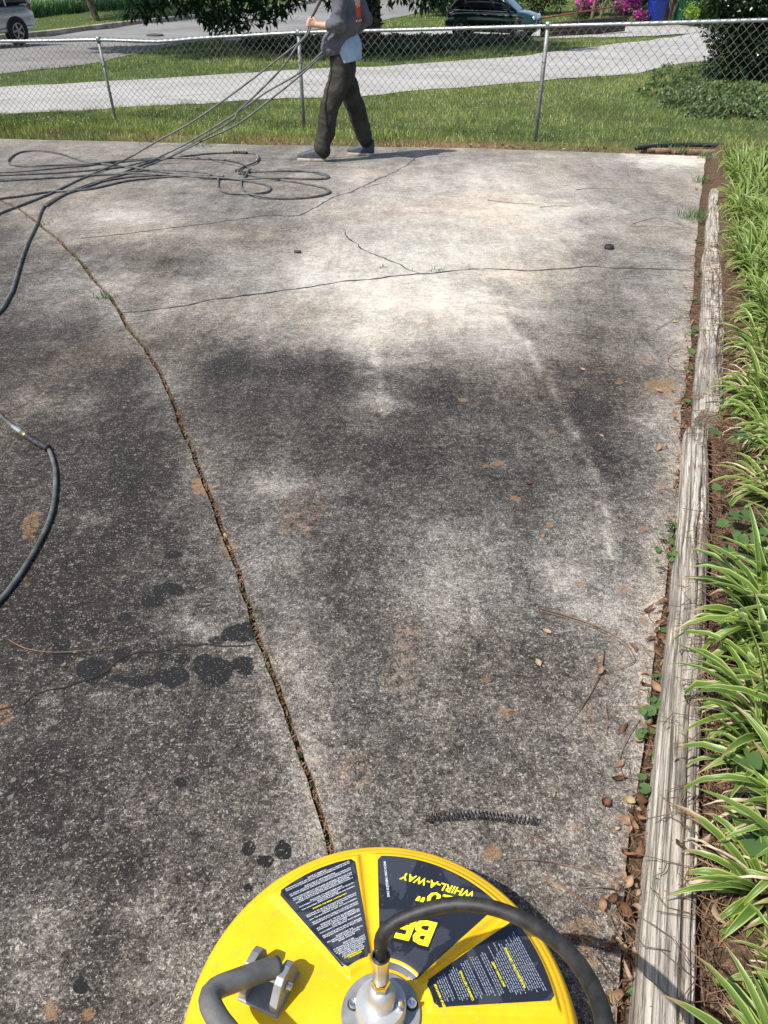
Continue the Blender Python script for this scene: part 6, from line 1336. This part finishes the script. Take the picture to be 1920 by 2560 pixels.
for k in range(3600):
    y = .2+4.6*rnd.random()**1.3; kind_ = rnd.random(); off = rnd.gauss(.012, .016) if kind_ < .16 else rnd.gauss(.155, .05) if kind_ < .97 else rnd.uniform(.03, .12)
    if kind_ < .97 and kind_ >= .16 and off < .085: continue
    x = float(XR(y))+off; h = .004 if off < .05 else .075 if off < .12 else .055; L = rnd.uniform(.02, .10)*(.5 if off < .05 else 1); a = rnd.random()*6.28; q = SL(x, y, h+rnd.random()*.012); d = Vector((math.cos(a), math.sin(a), rnd.uniform(-.08, .12)-S*math.sin(a)))*L; c_ = Vector((-d.y, d.x, .3*L))*rnd.uniform(-.35, .35); w_ = .0007+.0002*y
    if q.x+d.x < float(XR(q.y+d.y))-.07: continue
    mb.tube([q, q+d*.5+c_, q+d], w_, 3, cap=False)
o = mb.build('straw_litter', M['needle']); tag(o, 'pine straw strewn along the timber and over the mulch', 'pine straw', kind='stuff')
def weed(p, n, lw, stemh, lb, mat='weed', heart=True):
    root = empty('weed', p); r = random.Random(hash(lb) % 999 if 0 else len(lb)*7+n); 
    for k in range(n):
        a = r.random()*6.28; l = Vector((math.cos(a)*r.uniform(.2, 1)*stemh, math.sin(a)*r.uniform(.4, 1.6)*stemh, r.uniform(.3, 1)*stemh)); mb = MB(); mb.tube([(0, 0, 0), l*.6, l], .0009, 4); sobj = mb.build('stem', M[mat], root)
        mb = MB(); s = lw*r.uniform(.6, 1.15); ring = [(0, 0), (.25, .42), (.55, .5), (.85, .3), (1.05, 0), (.85, -.3), (.55, -.5), (.25, -.42), (.08, -.2), (.08, .2)]; q = r.random()*6.28; R_ = Matrix.Rotation(q, 3, 'Z') @ Matrix.Rotation(r.uniform(-.4, .3), 3, 'Y')
        V = [l+R_ @ Vector((u*s, v*s, abs(v)*s*.25)) for u, v in ring]; V.append(l+R_ @ Vector((.5*s, 0, 0))); n_ = len(ring); mb.add(V, [(i, (i+1) % n_, n_) for i in range(n_)]); lo = mb.build('leaf', M[mat], root)
        for ob in (lo, sobj):
            at = ob.data.attributes.new('tint', 'FLOAT', 'POINT'); at.data.foreach_set('value', [r.random()*.2]*len(ob.data.vertices))
    tag(root, lb, 'weed', 'weeds in the gap beside the slab'); return root
for x, y, n_, lw, sh, lb in [(1690, 1345, 8, .022, .04, 'leafy weed in the gap at a third of the nearest timber'), (1668, 1385, 9, .020, .05, 'taller leafy weed just nearer than the first one'), (1672, 1430, 7, .016, .05, 'sprig with small leaves in the gap'), (1660, 1572, 1, .026, .012, 'single heart shaped leaf in the gap'), (1655, 1608, 1, .026, .012, 'yellow green heart shaped leaf below the single one'), (1648, 1690, 3, .018, .02, 'three small round leaves at the slab edge'),
    (1640, 1805, 5, .028, .035, 'weed with large heart shaped leaves lying on the timber edge'), (1630, 1850, 4, .026, .03, 'heart leaved weed below the large one'), (1620, 2000, 3, .024, .025, 'two leaved weed by the dry leaf cluster'), (1575, 2490, 2, .018, .015, 'tiny weed near the foot of the timber'), (1722, 1020, 5, .035, .03, 'weed by the end of the middle timber'),
    (1735, 935, 5, .03, .03, 'weed beside the middle timber, above its end'), (1738, 890, 5, .035, .03, 'small round leaved weed beside the middle timber'), (1740, 840, 5, .04, .03, 'creeping weed halfway along the middle timber'), (1742, 760, 4, .035, .03, 'creeping weed high beside the middle timber'), (1748, 690, 4, .035, .03, 'weed beside the far end of the middle timber'), (1752, 610, 6, .03, .03, 'weed at the start of the far timber'), (1755, 560, 9, .03, .06, 'feathery weed beside the far timber')]:
    weed(P(x, y, -.004), n_, lw, sh, lb)
for x, y, lb in [(1845, 1170, 'vine with two broad heart shaped leaves in the bed'), (1850, 1330, 'pale green broad leaved vine in the bed'), (1840, 2030, 'broad vine leaf among the near clumps'), (1880, 1420, 'round leaved vine beside the split timber')]:
    weed(P(x, y, .07), 7, .045, .085, lb)
# grassy tufts
def tuft(p, n, h, r_, lb, mat='weed'):
    mb = MB(); r = random.Random(n+len(lb))
    for k in range(n):
        a = r.random()*6.28; q = p+Vector((r.gauss(0, r_), r.gauss(0, r_*.7), 0)); hh = h*r.uniform(.4, 1.1); d = Vector((math.cos(a)*hh*.6, math.sin(a)*hh*.6, hh)); s = Vector((-math.sin(a), math.cos(a), 0))*.0022
        mb.add([q-s, q+s, q+d*.5+s+Vector((0, 0, hh*.12)), q+d*.5-s+Vector((0, 0, hh*.12)), q+d], [(0, 1, 2, 3), (3, 2, 4)])
    o = mb.build('grass_tuft', M[mat], smooth=False); at = o.data.attributes.new('tint', 'FLOAT', 'POINT'); at.data.foreach_set('value', [r.random()*.5 for _ in o.data.vertices]); tag(o, lb, 'grass tuft', 'tufts growing from cracks')
for x, y, n_, h, r_, lb in [(1082, 678, 26, .025, .035, 'tuft of weeds growing in the crack across the slab'), (268, 745, 40, .04, .03, 'tuft of grass in the joint below the hose bend'), (108, 562, 26, .03, .03, 'small tuft in the joint beside the hose'), (505, 368, 60, .05, .07, 'dry tuft at the back of the slab below the hoses'), (960, 668, 12, .02, .02, 'sparse weed where two cracks meet'), (1745, 545, 120, .09, .08, 'lush weed tuft against the far timber'), (1770, 395, 110, .09, .08, 'grassy tuft at the far corner of the slab'), (1700, 378, 90, .07, .09, 'tuft over the edging bricks'), (1640, 374, 40, .05, .06, 'small tuft at the end of the black pipe'), (1752, 455, 80, .07, .05, 'tuft at the slab edge beyond the far timber'), (200, 347, 160, .06, .16, 'bright green tuft spilling over the back edge of the slab'), (1860, 385, 60, .05, .1, 'tuft between the two brick rows')]:
    tuft(P(x, y, .0), n_, h, r_, lb)
r = np.random.default_rng(77); n = 26000; y = -.1+10.3*r.random(n)**.8; x = XR(y)+.16+(2.2+.2*y)*r.random(n); gate = fbm(x, y, 2.2, 55); k = gate > .43; x, y = x[k], y[k]; z = -S*y+.03; h = (.02+.06*r.random(len(x)))*(1+.08*y); a = r.random(len(x))*6.28; s = .0022*(1+.15*y)
V = np.stack([np.stack([x-s*np.cos(a), y-s*np.sin(a), z], 1), np.stack([x+s*np.cos(a), y+s*np.sin(a), z], 1), np.stack([x+np.sin(a)*h*.7, y+np.cos(a)*h*.7, z+h], 1)], 1).reshape(-1, 3)
o = npmesh('bed_weeds', V, np.arange(len(V)).reshape(-1, 3), M['grass'], attrs={'tint': np.repeat(np.clip(.2+.5*r.random(len(x)), 0, 1), 3), 'dry': np.repeat((r.random(len(x)) < .25).astype(float), 3)}); tag(o, 'low weedy ground cover between the lilyturf clumps', 'ground cover', kind='stuff')
# black coil (spiral hose guard), puck, screw-like bit
c0, c1 = P(1064, 2045, .012), P(1342, 2052, .012); mid_ = P(1195, 2036, .012); sp_ = spline([c0, P(1130, 2039, .012), mid_, P(1270, 2045, .012), c1], .004); coil = []; N = 30*12
for i in range(N):
    f = i/(N-1)*(len(sp_)-1); j = min(int(f), len(sp_)-2); c = sp_[j].lerp(sp_[j+1], f-j); q = 2*math.pi*i/12; t = (sp_[j+1]-sp_[j]).normalized(); u = t.cross(NV).normalized(); coil.append(c+u*math.cos(q)*.0068+NV*math.sin(q)*.0068)
mb = MB(); mb.tube(coil, .0009, 5); o = mb.build('plastic_coil', paint('coil_plastic', (.012, .014, .022), .35)); tag(o, 'thin black plastic spiral coil lying across the slab above the yellow machine', 'plastic coil')
mb = MB(); mb.lathe([(.026, 0), (.031, .005), (.031, .018), (.026, .024), (.012, .021), (0, .02)], 24, c=P(1522, 622, 0)); o = mb.build('black_puck', M['blackrub'], auto=40); tag(o, 'small round black rubber cap lying alone on the slab', 'rubber cap')
mb = MB(); mb.tube([P(736, 629, .008), P(752, 630, .008)], .010, 8); o = mb.build('bolt', M['darkwood']); tag(o, 'dark stub of wood lying on the slab right of the hoses', 'wood chip')
